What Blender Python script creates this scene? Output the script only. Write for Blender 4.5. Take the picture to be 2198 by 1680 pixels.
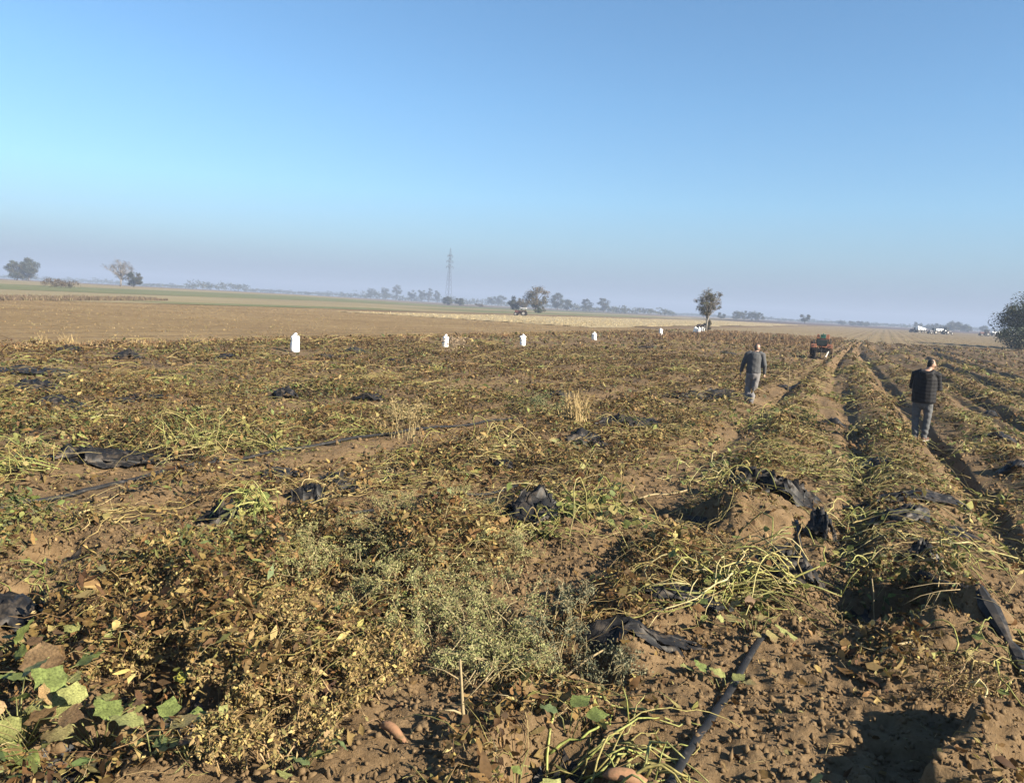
import bpy, bmesh, math, random
import numpy as np
from mathutils import Vector, Matrix

# ------------------------------------------------------------------ camera, sky, sun, exposure
scene = bpy.context.scene
COL = scene.collection
for o in list(bpy.data.objects):
    bpy.data.objects.remove(o)

H_CAM = 2.45
F_PX, CX, CY = 1693.0, 1099.0, 840.0            # the lens, for a frame 2198 x 1680
PITCH, ROLL = math.atan(185 / 1693.0), math.radians(3.03)
_f = np.array([0, math.cos(PITCH), -math.sin(PITCH)])
_r0 = np.array([1.0, 0, 0]); _u0 = np.cross(_r0, _f)
_r = _r0 * math.cos(ROLL) + _u0 * math.sin(ROLL)
_u = -_r0 * math.sin(ROLL) + _u0 * math.cos(ROLL)
cam_d = bpy.data.cameras.new('camera')
cam_d.sensor_width = 36.0
cam_d.lens = 36.0 * F_PX / 2198.0
cam_d.clip_start = 0.05; cam_d.clip_end = 12000
cam = bpy.data.objects.new('camera', cam_d); COL.objects.link(cam)
cam.matrix_world = Matrix(((_r[0], _u[0], -_f[0], 0), (_r[1], _u[1], -_f[1], 0), (_r[2], _u[2], -_f[2], H_CAM), (0, 0, 0, 1)))
scene.camera = cam

SUN_BEAR, SUN_EL = math.radians(122), math.radians(27)      # bearing clockwise from +Y
world = bpy.data.worlds.new('World'); scene.world = world; world.use_nodes = True
wn, wl = world.node_tree.nodes, world.node_tree.links
wn.clear()
w_out = wn.new('ShaderNodeOutputWorld'); w_bg = wn.new('ShaderNodeBackground')
sky = wn.new('ShaderNodeTexSky'); sky.sky_type = 'NISHITA'; sky.sun_disc = False
sky.sun_elevation = SUN_EL; sky.sun_rotation = SUN_BEAR
sky.air_density = 1.0; sky.dust_density = 0.4; sky.ozone_density = 3.0; sky.altitude = 100
w_bg.inputs['Strength'].default_value = 0.051
wtc = wn.new('ShaderNodeTexCoord'); wsep = wn.new('ShaderNodeSeparateXYZ')
wl.new(wtc.outputs['Generated'], wsep.inputs[0])
# the murky layer that lies on the plain all round the horizon
wr = wn.new('ShaderNodeValToRGB')
wl.new(wsep.outputs['Z'], wr.inputs['Fac'])
SKY_RAMP = [(0.0, 1.0), (0.03, 0.86), (0.07, 0.52), (0.13, 0.14), (0.24, 0.0)]
wr.color_ramp.elements[0].position = SKY_RAMP[0][0]; wr.color_ramp.elements[0].color = (SKY_RAMP[0][1],) * 3 + (1,)
wr.color_ramp.elements[1].position = SKY_RAMP[-1][0]; wr.color_ramp.elements[1].color = (SKY_RAMP[-1][1],) * 3 + (1,)
for p_, c_ in SKY_RAMP[1:-1]:
    e = wr.color_ramp.elements.new(p_); e.color = (c_, c_, c_, 1)
wm = wn.new('ShaderNodeMix'); wm.data_type = 'RGBA'
wl.new(wr.outputs[0], wm.inputs[0])
w_t = wn.new('ShaderNodeMix'); w_t.data_type = 'RGBA'; w_t.blend_type = 'MULTIPLY'; w_t.inputs[0].default_value = 1.0
wl.new(sky.outputs[0], w_t.inputs[6]); w_t.inputs[7].default_value = (0.735, 0.955, 1.03, 1)
wl.new(w_t.outputs[2], wm.inputs[6]); wm.inputs[7].default_value = (1.50, 1.86, 2.68, 1)
wl.new(wm.outputs[2], w_bg.inputs['Color'])
wl.new(w_bg.outputs[0], w_out.inputs[0])

sun_d = bpy.data.lights.new('sun', 'SUN'); sun_d.energy = 5.0; sun_d.angle = math.radians(0.53); sun_d.color = (1.0, 0.89, 0.72)
sun = bpy.data.objects.new('sun', sun_d); COL.objects.link(sun)
_sd = Vector((math.sin(SUN_BEAR) * math.cos(SUN_EL), math.cos(SUN_BEAR) * math.cos(SUN_EL), math.sin(SUN_EL)))
sun.rotation_euler = _sd.to_track_quat('Z', 'Y').to_euler()

scene.view_settings.view_transform = 'Standard'
scene.view_settings.look = 'None'
scene.view_settings.gamma = 1.0
scene.view_settings.use_curve_mapping = False
scene.view_settings.exposure = 1.86
scene.render.engine = 'CYCLES'
scene.cycles.use_denoising = True
scene.cycles.max_bounces = 6
scene.cycles.transparent_max_bounces = 6
scene.cycles.volume_bounces = 0

# ------------------------------------------------------------------ frames of reference
def gp(x, y, z=0.0):
    """point on the plain seen at x, y of the 2198 x 1680 frame"""
    d = _f + _r * (x - CX) / F_PX - _u * (y - CY) / F_PX
    t = (z - H_CAM) / d[2]
    return float(d[0] * t), float(d[1] * t)
def gd(x, dist):
    """point on the plain in the direction of frame column x (at the horizon), dist metres off"""
    y = 655.5 + (x - 1099) * 0.0529
    d = _f + _r * (x - CX) / F_PX - _u * (y - CY) / F_PX
    k = dist / math.hypot(d[0], d[1])
    return float(d[0] * k), float(d[1] * k)
RB = math.radians(25); RS, RC = math.sin(RB), math.cos(RB)    # bearing of the crop rows
def to_uv(x, y): return x * RS + y * RC, x * RC - y * RS
def row_v(u, v): return v + 0.055 * np.clip(u - 13, 0, 90) * np.clip((v + 4.2) / 2, 0, 1)      # the rows of the dug part swing a little
def to_xy(u, v): return u * RS + v * RC, u * RC - v * RS

_T = np.random.RandomState(5).rand(256, 256)
def vnoise(x, y):
    x = np.asarray(x, float); y = np.asarray(y, float)
    xi = np.floor(x).astype(int); yi = np.floor(y).astype(int)
    fx = x - xi; fy = y - yi
    fx = fx * fx * (3 - 2 * fx); fy = fy * fy * (3 - 2 * fy)
    a = _T[xi & 255, yi & 255]; b = _T[(xi + 1) & 255, yi & 255]
    c = _T[xi & 255, (yi + 1) & 255]; d = _T[(xi + 1) & 255, (yi + 1) & 255]
    return (a * (1 - fx) + b * fx) * (1 - fy) + (c * (1 - fx) + d * fx) * fy
def fbm(x, y, s, n=4, g=0.55):
    t = 0; a = 1; w = 0
    for i in range(n):
        t = t + a * vnoise(x * s + 17.3 * i, y * s + 9.1 * i); w += a; a *= g; s *= 2.03
    return t / w
def sstep(a, b, x):
    t = np.clip((np.asarray(x, float) - a) / (b - a), 0, 1)
    return t * t * (3 - 2 * t)

EDGE_V, END_U = -27.6, 112.0
ROW0, ROWP = 0.57, 2.05
# banks of dug soil: crest from A to B, steep on its left, height
BANKS = [(gp(2095, 1568), gp(1960, 1735), 0.28), (gp(1960, 1292), gp(2080, 1385), 0.22), (gp(1490, 1120), gp(1700, 1150), 0.12),
         (gp(1890, 1600), gp(1880, 1735), -0.06)]
HOLLOWS = [gp(325, 1475), gp(1240, 1435), gp(1190, 1655), gp(150, 1640), gp(50, 1275), gp(1085, 1112), gp(640, 1085), gp(480, 1130), gp(1890, 1300), gp(1500, 1125), gp(530, 1245), gp(300, 1330), gp(730, 1300), gp(1300, 1020), gp(400, 1560), gp(1560, 1085), gp(760, 1040), gp(120, 1180)]  # dark spots, dug in and lined with black film as shade
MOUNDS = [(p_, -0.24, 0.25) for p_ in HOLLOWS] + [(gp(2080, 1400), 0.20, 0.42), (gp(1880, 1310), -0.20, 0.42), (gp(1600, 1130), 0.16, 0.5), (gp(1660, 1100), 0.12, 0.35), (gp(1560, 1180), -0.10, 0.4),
          (gp(1230, 1150), 0.16, 0.55), (gp(1080, 1110), -0.10, 0.35), (gp(1250, 1440), -0.12, 0.30), (gp(1290, 1400), 0.10, 0.3), (gp(620, 1130), -0.12, 0.35),
          (gp(480, 1075), 0.08, 0.4), (gp(1190, 1660), -0.14, 0.30), (gp(160, 1640), -0.12, 0.22), (gp(330, 1470), -0.14, 0.22), (gp(60, 1280), -0.10, 0.3)]
# wheel ruts and plough furrows along the rows: offset, from, to, half width, depth
RUTS = [(1.55, 10, 75, 0.20, 0.158), (1.20, 22, 60, 0.10, 0.115), (-0.15, 8, 34, 0.20, 0.115), (4.2, 20, 46, 0.20, 0.173), (6.2, 36, 70, 0.22, 0.173), (-2.3, 20, 50, 0.18, 0.086), (3.2, 46, 90, 0.22, 0.144), (8.3, 40, 90, 0.25, 0.158), (10.5, 60, 110, 0.3, 0.180), (-0.5, 40, 90, 0.2, 0.115)]
def ground_z(x, y, fine=True):
    x = np.asarray(x, float); y = np.asarray(y, float)
    u, v = to_uv(x, y)
    d = np.hypot(x, y)
    bear = np.degrees(np.arctan2(x, np.maximum(y, 1e-3)))
    z = 1.5 * sstep(150, 430, d) * sstep(-3, -17, bear) * (y > 0)
    field = sstep(EDGE_V - 0.6, EDGE_V + 0.6, v) * sstep(END_U + 2, END_U - 2, u)
    right = sstep(-4.2, -2.6, v)
    vr = row_v(u, v)
    vv = vr + 0.06 * np.sin(u * 0.23) + 0.20 * (vnoise(u * 0.35, v * 0.2) - 0.5)
    near_flat = sstep(11, 17, d)
    ph = np.cos(2 * np.pi * (vv - ROW0) / ROWP)
    rid = (0.045 + 0.055 * right * (0.3 + 0.7 * near_flat) * (0.6 + 0.8 * vnoise(u * 0.25 + 9, v * 0.45))) * (ph * 0.75 + 0.25 * np.cos(4 * np.pi * (vv - ROW0) / ROWP))
    fur = np.mod(vv - ROW0 - ROWP / 2 + ROWP / 2, ROWP) - ROWP / 2
    rut = -0.10 * np.exp(-(fur / 0.16) ** 2) * right * near_flat * sstep(0.35, 0.6, vnoise(u * 0.12, np.floor((vv - ROW0) / ROWP) * 3.7))
    for (rv, ua, ub, w, dep) in RUTS:
        q = vr - rv - 0.10 * (vnoise(u * 0.5, u * 0 + rv) - 0.5)
        rut = rut - dep * np.exp(-(q / w) ** 4) * sstep(ua - 1, ua + 1, u) * sstep(ub + 2, ub - 2, u) * (0.7 + 0.6 * vnoise(u * 0.9, v * 0 + rv))
    fl = sstep(60, 25, d)
    n = (fbm(x, y, 0.7, 2) - 0.5) * 0.16 + (fbm(x + 40, y, 2.6, 3) - 0.5) * 0.13 * fl
    z = z + field * (rid + rut + n)
    zb = np.zeros_like(z)
    for (p, h, r) in MOUNDS:
        q = ((x - p[0]) ** 2 + (y - p[1]) ** 2) / (r * r)
        zb += h * np.exp(-q * q * 0.8) * (0.8 + 0.4 * vnoise(x * 6, y * 6))
    for (a, b, h) in BANKS:
        ax, ay = a; bx, by = b
        L = math.hypot(bx - ax, by - ay); tx, ty = (bx - ax) / L, (by - ay) / L
        s = (x - ax) * tx + (y - ay) * ty
        w = (x - ax) * (-ty) + (y - ay) * tx          # walking down the crest towards the viewer: the right bank is +w
        w = w + 0.10 * (fbm(x, y, 5, 3) - 0.5)
        zb += h * sstep(-0.05, 0.05, w) * sstep(0.75, 0.2, w) * sstep(-0.12, 0.05, s) * sstep(L + 0.15, L - 0.05, s)
    z = z + zb
    if fine:
        f2 = sstep(16, 8, d)
        if np.any(f2 > 0):
            c = np.abs(fbm(x, y, 9.0, 2) - 0.5) * 2
            z = z + field * f2 * (0.055 * (0.5 - c) + 0.035 * (vnoise(x * 15, y * 15) - 0.5) + 0.02 * (vnoise(x * 29, y * 29) - 0.5))
    return z
def gz(x, y): return float(ground_z(np.array([x]), np.array([y]))[0])

# ------------------------------------------------------------------ helpers
def link(o, parent=None):
    COL.objects.link(o)
    if parent is not None: o.parent = parent
    return o
def tag(o, label=None, cat=None, group=None, kind=None):
    if label: o['label'] = label
    if cat: o['category'] = cat
    if group: o['group'] = group
    if kind: o['kind'] = kind
    return o
def empty(name, loc, rz=0, label=None, cat=None, group=None):
    o = bpy.data.objects.new(name, None); o.empty_display_size = 0.1
    o.location = loc; o.rotation_euler = (0, 0, rz)
    link(o); return tag(o, label, cat, group)
def raw_mesh(name, V, F, mats=(), col=None, smooth=False):
    """V (n,3); F (m,k) all tris or all quads"""
    me = bpy.data.meshes.new(name)
    V = np.asarray(V, np.float32); F = np.asarray(F, np.int32); k = F.shape[1]
    me.vertices.add(len(V)); me.vertices.foreach_set('co', V.ravel())
    me.loops.add(F.size); me.loops.foreach_set('vertex_index', F.ravel())
    me.polygons.add(len(F)); me.polygons.foreach_set('loop_start', np.arange(0, F.size, k, dtype=np.int32))
    if smooth: me.polygons.foreach_set('use_smooth', np.ones(len(F), bool))
    me.update(calc_edges=True)
    if col is not None:
        at = me.color_attributes.new('Col', 'FLOAT_COLOR', 'POINT')
        c = np.ones((len(V), 4), np.float32); c[:, :3] = col
        at.data.foreach_set('color', c.ravel())
    for m in (mats if isinstance(mats, (list, tuple)) else [mats]): me.materials.append(m)
    return me
def obj(name, me, parent=None, loc=None):
    o = bpy.data.objects.new(name, me)
    if loc is not None: o.location = loc
    return link(o, parent)

class MB:
    """collects polygons (python lists) for one mesh"""
    def __init__(s): s.v = []; s.f = []; s.c = []
    def add(s, vs, fs, col=None):
        b = len(s.v); s.v += [tuple(map(float, p)) for p in vs]; s.f += [tuple(i + b for i in f) for f in fs]
        s.c += [col or (1, 1, 1)] * len(vs)
    def box(s, c, d, rot=None, taper=1.0, col=None):
        x, y, z = d[0] / 2, d[1] / 2, d[2] / 2; t = taper
        vs = [(-x, -y, -z), (x, -y, -z), (x, y, -z), (-x, y, -z), (-x * t, -y * t, z), (x * t, -y * t, z), (x * t, y * t, z), (-x * t, y * t, z)]
        M = rot if rot is not None else Matrix.Identity(3)
        vs = [tuple(M @ Vector(p) + Vector(c)) for p in vs]
        s.add(vs, [(3, 2, 1, 0), (4, 5, 6, 7), (0, 1, 5, 4), (1, 2, 6, 5), (2, 3, 7, 6), (3, 0, 4, 7)], col)
    def tube(s, pts, rad, n=6, sx=1.0, cap=True, col=None, up=None):
        P = [Vector(p) for p in pts]; m = len(P)
        R = rad if hasattr(rad, '__len__') else [rad] * m
        vs = []
        ref = Vector(up) if up else Vector((0.13, 0.21, 0.97))
        for i in range(m):
            t = (P[min(i + 1, m - 1)] - P[max(i - 1, 0)])
            if t.length < 1e-9: t = Vector((0, 0, 1))
            t.normalize()
            a = t.cross(ref)
            if a.length < 1e-3: a = t.cross(Vector((1, 0, 0)))
            a.normalize(); b = a.cross(t)
            for k in range(n):
                an = 2 * math.pi * k / n
                vs.append(P[i] + a * (math.cos(an) * R[i] * sx) + b * (math.sin(an) * R[i]))
        fs = [(i * n + k, i * n + (k + 1) % n, (i + 1) * n + (k + 1) % n, (i + 1) * n + k) for i in range(m - 1) for k in range(n)]
        if cap: fs += [tuple(range(n))[::-1], tuple((m - 1) * n + k for k in range(n))]
        s.add(vs, fs, col)
    def bar(s, a, b, r, n=4, col=None): s.tube([a, b], r, n, col=col)
    def disc(s, c, r, w, axis, n=20, bev=0.0):
        A = Vector(axis).normalized(); C = Vector(c)
        if bev > 0:
            s.tube([C - A * w / 2, C - A * (w / 2 - bev), C + A * (w / 2 - bev), C + A * w / 2], [r - bev, r, r, r - bev], n)
        else: s.tube([C - A * w / 2, C + A * w / 2], r, n)
    def ball(s, c, r, n=10, m=6, sc=(1, 1, 1)):
        vs = []; C = Vector(c)
        for i in range(m + 1):
            ph = math.pi * i / m
            for k in range(n):
                th = 2 * math.pi * k / n
                vs.append(C + Vector((r * sc[0] * math.sin(ph) * math.cos(th), r * sc[1] * math.sin(ph) * math.sin(th), r * sc[2] * math.cos(ph))))
        s.add(vs, [(i * n + k, (i + 1) * n + k, (i + 1) * n + (k + 1) % n, i * n + (k + 1) % n) for i in range(m) for k in range(n)])
    def mesh(s, name, mat, smooth=False, colored=False):
        me = bpy.data.meshes.new(name); me.from_pydata(s.v, [], s.f); me.update()
        if smooth: me.polygons.foreach_set('use_smooth', np.ones(len(me.polygons), bool))
        if colored:
            at = me.color_attributes.new('Col', 'FLOAT_COLOR', 'POINT')
            c = np.ones((len(s.v), 4), np.float32); c[:, :3] = np.array(s.c); at.data.foreach_set('color', c.ravel())
        
        if mat is not None: me.materials.append(mat)
        return me
    def build(s, name, mat, parent=None, loc=None, smooth=False, colored=False):
        return obj(name, s.mesh(name, mat, smooth, colored), parent, loc)

# ------------------------------------------------------------------ materials
def new_mat(name):
    m = bpy.data.materials.new(name); m.use_nodes = True
    nt = m.node_tree; b = nt.nodes['Principled BSDF']
    return m, nt, b
def noise_node(nt, scale, detail=4, rough=0.6, coord='Object'):
    tc = nt.nodes.new('ShaderNodeTexCoord'); n = nt.nodes.new('ShaderNodeTexNoise')
    n.inputs['Scale'].default_value = scale; n.inputs['Detail'].default_value = detail; n.inputs['Roughness'].default_value = rough
    nt.links.new(tc.outputs[coord], n.inputs['Vector']); return n
def ramp_node(nt, stops):
    r = nt.nodes.new('ShaderNodeValToRGB'); e = r.color_ramp.elements
    e[0].position = stops[0][0]; e[0].color = (*stops[0][1], 1); e[1].position = stops[-1][0]; e[1].color = (*stops[-1][1], 1)
    for p, c in stops[1:-1]:
        q = e.new(p); q.color = (*c, 1)
    return r
K_SOIL, K_LEAF, K_CROWN, K_THING = 0.44, 0.60, 0.48, 0.50        # real surfaces are darker than a bright picture shows them
def plain(name, c, rough=0.6, metal=0.0, var=0.25, scale=8.0, bump=0.0, dirt=None, dirt_amt=0.5):
    """one colour with a mottled wear pattern"""
    m, nt, b = new_mat(name)
    n = noise_node(nt, scale)
    kk = 1.0 if name.startswith("white") else K_THING
    c = tuple(q * kk for q in c)
    if dirt: dirt = tuple(q * kk for q in dirt)
    lo = tuple(x * (1 - var) for x in c); hi = tuple(min(1, x * (1 + var)) for x in c)
    st = [(0.3, lo), (0.7, hi)]
    if dirt: st = [(0.0, lo), (0.45 + 0.25 * (1 - dirt_amt), hi), (0.65 + 0.25 * (1 - dirt_amt), dirt)]
    r = ramp_node(nt, st)
    nt.links.new(n.outputs['Fac'], r.inputs['Fac']); nt.links.new(r.outputs[0], b.inputs['Base Color'])
    b.inputs['Specular IOR Level'].default_value = 0.2 if rough > 0.5 else 0.5
    b.inputs['Roughness'].default_value = rough; b.inputs['Metallic'].default_value = metal
    if bump:
        bp = nt.nodes.new('ShaderNodeBump'); bp.inputs['Strength'].default_value = bump; bp.inputs['Distance'].default_value = 0.02
        nt.links.new(n.outputs['Fac'], bp.inputs['Height']); nt.links.new(bp.outputs[0], b.inputs['Normal'])
    return m
def attr_mat(name, rough=0.7, transl=0.25, nscale=30.0, namt=0.35, k=None):
    """colour from the mesh's own per-leaf colours, mottled, letting some light through"""
    m, nt, b = new_mat(name)
    a = nt.nodes.new('ShaderNodeVertexColor'); a.layer_name = 'Col'
    n = noise_node(nt, nscale, 2)
    mr = nt.nodes.new('ShaderNodeMapRange'); mr.inputs[1].default_value = 0.25; mr.inputs[2].default_value = 0.75
    k = K_LEAF if k is None else k
    mr.inputs[3].default_value = k * (1 - namt); mr.inputs[4].default_value = k * (1 + namt)
    nt.links.new(n.outputs['Fac'], mr.inputs[0])
    mx = nt.nodes.new('ShaderNodeVectorMath'); mx.operation = 'SCALE'
    nt.links.new(a.outputs['Color'], mx.inputs[0]); nt.links.new(mr.outputs[0], mx.inputs['Scale'])
    nt.links.new(mx.outputs[0], b.inputs['Base Color'])
    b.inputs['Roughness'].default_value = rough
    b.inputs['Specular IOR Level'].default_value = 0.25
    if transl > 0:
        t = nt.nodes.new('ShaderNodeBsdfTranslucent'); nt.links.new(mx.outputs[0], t.inputs['Color'])
        ms = nt.nodes.new('ShaderNodeMixShader'); ms.inputs[0].default_value = transl
        out = nt.nodes['Material Output']
        nt.links.new(b.outputs[0], ms.inputs[1]); nt.links.new(t.outputs[0], ms.inputs[2]); nt.links.new(ms.outputs[0], out.inputs['Surface'])
    return m

def soil_mat(name, stops, s1=0.5, s2=9.0, bump=0.8, dist=0.03, coarse=0.5, k=None):
    k = k or 0.47
    m, nt, b = new_mat(name)
    n1 = noise_node(nt, s1, 4); n2 = noise_node(nt, s2, 8, 0.7)
    mm = nt.nodes.new('ShaderNodeMix'); mm.data_type = 'FLOAT'; mm.inputs[0].default_value = coarse
    nt.links.new(n2.outputs['Fac'], mm.inputs[2]); nt.links.new(n1.outputs['Fac'], mm.inputs[3])
    r = ramp_node(nt, [(p_, tuple(q * k for q in c_)) for p_, c_ in stops]); nt.links.new(mm.outputs[0], r.inputs['Fac'])
    outc = r.outputs[0]
    nt.links.new(outc, b.inputs['Base Color'])
    b.inputs['Roughness'].default_value = 0.95; b.inputs['Specular IOR Level'].default_value = 0.15
    if bump:
        bp = nt.nodes.new('ShaderNodeBump'); bp.inputs['Strength'].default_value = bump; bp.inputs['Distance'].default_value = dist
        nt.links.new(n2.outputs['Fac'], bp.inputs['Height']); nt.links.new(bp.outputs[0], b.inputs['Normal'])
    return m

M_SOIL = soil_mat('dry_soil', [(0.30, (0.14, 0.088, 0.044)), (0.46, (0.25, 0.165, 0.085)), (0.60, (0.33, 0.225, 0.122)), (0.8, (0.40, 0.285, 0.165))], 0.8, 14, 0.9, 0.03, 0.35, K_SOIL)
M_BROWN = soil_mat('weedy_brown_soil', [(0.30, (0.19, 0.12, 0.056)), (0.46, (0.30, 0.205, 0.098)), (0.58, (0.38, 0.27, 0.135)), (0.72, (0.44, 0.33, 0.18))], 0.09, 1.6, 1.0, 0.3, 0.45, 0.53)
M_STRAW = soil_mat('pale_straw', [(0.3, (0.36, 0.27, 0.14)), (0.5, (0.55, 0.44, 0.25)), (0.7, (0.64, 0.54, 0.34))], 0.05, 1.2, 0.8, 0.2, 0.4)
M_STUB = soil_mat('grey_brown_stubble', [(0.3, (0.22, 0.155, 0.085)), (0.5, (0.33, 0.25, 0.14)), (0.7, (0.42, 0.33, 0.19))], 0.05, 1.2, 0.8, 0.2, 0.4)
M_GREEN = soil_mat('thin_green_crop', [(0.3, (0.16, 0.18, 0.075)), (0.5, (0.22, 0.235, 0.10)), (0.7, (0.34, 0.30, 0.15))], 0.03, 0.6, 0.6, 0.2, 0.5)
M_FALLOW = soil_mat('dry_fallow_grass', [(0.3, (0.26, 0.20, 0.10)), (0.5, (0.38, 0.31, 0.17)), (0.7, (0.48, 0.41, 0.23))], 0.02, 0.5, 0.6, 0.2, 0.5)
M_DARKF = soil_mat('ploughed_dark_soil', [(0.3, (0.11, 0.075, 0.06)), (0.7, (0.19, 0.13, 0.10))], 0.02, 0.5, 0.6, 0.2, 0.5)
M_CLOD = soil_mat('soil_clods', [(0.3, (0.16, 0.10, 0.05)), (0.5, (0.26, 0.175, 0.092)), (0.72, (0.36, 0.25, 0.14))], 3.0, 40, 0.6, 0.01, 0.5, K_SOIL)
M_LEAF = attr_mat('withered_leaves', 0.75, 0.22, 40.0, 0.3)
M_VINE = attr_mat('vine_stems', 0.6, 0.0, 40.0, 0.45, 0.56)
M_BLEAF = attr_mat('broad_leaves', 0.6, 0.3, 14.0, 0.6)
M_CROWN = attr_mat('tree_leaves', 0.7, 0.25, 3.0, 0.2, K_CROWN)
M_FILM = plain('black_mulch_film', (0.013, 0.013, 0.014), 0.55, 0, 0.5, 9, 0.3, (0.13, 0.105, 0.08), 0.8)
M_HOSE = plain('drip_hose_black', (0.022, 0.022, 0.023), 0.55, 0, 0.5, 14, 0.1, (0.16, 0.145, 0.13), 0.5)
M_SACK = plain('white_woven_sack', (0.80, 0.80, 0.78), 0.7, 0, 0.05, 6, 0.15)
M_BARK = plain('grey_bark', (0.17, 0.145, 0.115), 0.9, 0, 0.35, 5, 0.4)
M_PALEBARK = plain('pale_bare_bark', (0.42, 0.38, 0.33), 0.85, 0, 0.2, 3, 0.3)
M_TUBER = plain('orange_tuber_skin', (0.33, 0.18, 0.10), 0.8, 0, 0.3, 25, 0.2, (0.26, 0.17, 0.09), 0.8)
M_STALK = plain('bleached_stalk', (0.46, 0.36, 0.20), 0.7, 0, 0.2, 15, 0.2)

# ------------------------------------------------------------------ the plain
def axis(lo, hi, c0, c1, d, g0, g1):
    mid = list(np.arange(c0, c1 + d / 2, d))
    up = []; s = d; p = c1
    while p < hi: s *= g1; p += s; up.append(p)
    dn = []; s = d; p = c0
    while p > lo: s *= g0; p -= s; dn.append(p)
    return np.array(dn[::-1] + mid + up)
U = axis(-60, 2400, 2.8, 11.0, 0.032, 1.25, 1.055)
V_ = axis(-1900, 1900, -6.2, 2.8, 0.032, 1.048, 1.048)
UU, VV = np.meshgrid(U, V_, indexing='ij')
X, Y = to_xy(UU, VV)
Z = ground_z(X, Y)
nu, nv = UU.shape
idx = np.arange(nu * nv).reshape(nu, nv)
Fq = np.stack([idx[:-1, :-1], idx[:-1, 1:], idx[1:, 1:], idx[1:, :-1]], -1).reshape(-1, 4)[:, ::-1]
g_ob = obj('ground', raw_mesh('ground', np.stack([X, Y, Z], -1).reshape(-1, 3), Fq, M_SOIL, smooth=True))
tag(g_ob, 'bare crumbly brown soil of the dug field', kind='structure')

def field_sheet(name, label, u0, u1, v0, v1, mat, lift=0.03, du=6.0, dv=3.0, skew=0.0, relief=0.0, period=2.0, seed=0, wob=1.0):
    us = np.linspace(u0, u1, max(2, int((u1 - u0) / du) + 1)); vs = np.linspace(v0, v1, max(2, int((v1 - v0) / dv) + 1))
    A, B = np.meshgrid(us, vs, indexing='ij')
    A2 = A + skew * (B - v0)
    # ragged borders
    eb = (vnoise(A * 0.07 + seed, B * 0 + seed) - 0.5) * 2 * wob
    B2 = B + eb * ((B == vs[0]) | (B == vs[-1]))
    x, y = to_xy(A2, B2)
    z = ground_z(x, y, False) + lift
    if relief: z = z + relief * np.cos(2 * np.pi * B / period) + relief * 0.5 * (vnoise(A * 0.3, B * 0.9) - 0.5)
    n, m = A.shape; ix = np.arange(n * m).reshape(n, m)
    F = np.stack([ix[:-1, :-1], ix[:-1, 1:], ix[1:, 1:], ix[1:, :-1]], -1).reshape(-1, 4)[:, ::-1]
    o = obj(name, raw_mesh(name, np.stack([x, y, z], -1).reshape(-1, 3), F, mat, smooth=True))
    return tag(o, label, kind='structure')
field_sheet('brown_field', 'open brown weedy field beyond the harvested rows', -40, 118, -92, EDGE_V + 0.2, M_BROWN, 0.03, 2.0, 1.0, 0.0, 0.05, 3.1, 1)
field_sheet('stubble_field', 'grey brown stubble field with straight drill rows', END_U - 8, 520, -30, 330, M_STUB, 0.05, 8, 0.6, 0.35, 0.07, 1.9, 2)
field_sheet('straw_field', 'strip of pale bleached straw before the lone tree', 100, 430, -78, -36, M_STRAW, 0.07, 3, 1.0, 0.0, 0.05, 2.3, 3, 3.0)
field_sheet('green_field', 'thin green strip crossing the fallow land', 84, 150, -106, -93, M_GREEN, 0.06, 4, 1.5, seed=4)
field_sheet('green_field', 'broad green strip far across the plain', 60, 620, -240, -165, M_GREEN, 0.06, 8, 5, seed=5, wob=4)
field_sheet('fallow_field', 'dry yellowish fallow land beyond the brown field', -40, 900, -165, -92.3, M_FALLOW, 0.04, 8, 5, seed=6)
field_sheet('fallow_field', 'dry tan fallow land far out on the plain', -40, 1100, -420, -240.5, M_FALLOW, 0.04, 12, 10, seed=7)
field_sheet('green_field', 'green crop strip near the distant tractor', 190, 420, -128, -100, M_GREEN, 0.07, 8, 4, seed=8, wob=2)
field_sheet('ploughed_field', 'dark ploughed ground below the far woods', 430, 1000, -330, -242, M_DARKF, 0.09, 12, 10, seed=9, wob=4)
field_sheet('ploughed_field', 'purplish ploughed ground beyond the stubble', 525, 1100, -120, 500, M_DARKF, 0.04, 12, 10, seed=10, wob=4)

# ------------------------------------------------------------------ loose stuff on the field
rs = np.random.RandomState(11)
HOSE_1 = [gp(-160, 1118), gp(0, 1090), gp(120, 1072), gp(260, 1042), gp(430, 1000), gp(560, 981), gp(740, 960), gp(860, 936), gp(970, 918), gp(1100, 900)]
BARE = [(gp(30, 1062), 0.55, 0.9), (gp(470, 1008), 0.6, 0.9), (gp(330, 1030), 0.4, 0.6), (gp(735, 972), 0.55, 0.85), (gp(1060, 903), 0.9, 0.8), (gp(1420, 1062), 0.5, 0.9), (gp(370, 885), 1.6, 0.75),
        (gp(1000, 1060), 0.35, 0.6), (gp(800, 1105), 0.45, 0.7), (gp(380, 1190), 0.3, 0.7), (gp(1640, 1180), 0.75, 0.85), (gp(1800, 1200), 0.5, 0.6),
        (gp(1500, 1490), 0.7, 0.3), (gp(1700, 1550), 0.9, 0.6), (gp(1960, 1620), 0.8, 0.95), (gp(2080, 1420), 0.5, 0.85), (gp(2150, 1560), 0.5, 0.8), (gp(780, 1610), 0.38, 0.85),
        (gp(1330, 1220), 0.6, 0.5), (gp(1050, 1480), 0.25, 0.7), (gp(2100, 1250), 0.8, 0.75), (gp(2060, 1080), 0.8, 0.7), (gp(1990, 1000), 0.7, 0.6), (gp(1270, 970), 0.7, 0.5), (gp(1560, 980), 0.8, 0.4),
        (gp(640, 880), 1.2, 0.5), (gp(200, 770), 3.0, 0.4), (gp(1080, 830), 2.0, 0.4), (gp(540, 1040), 0.5, 0.55), (gp(1350, 1560), 0.5, 0.5)]
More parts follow.
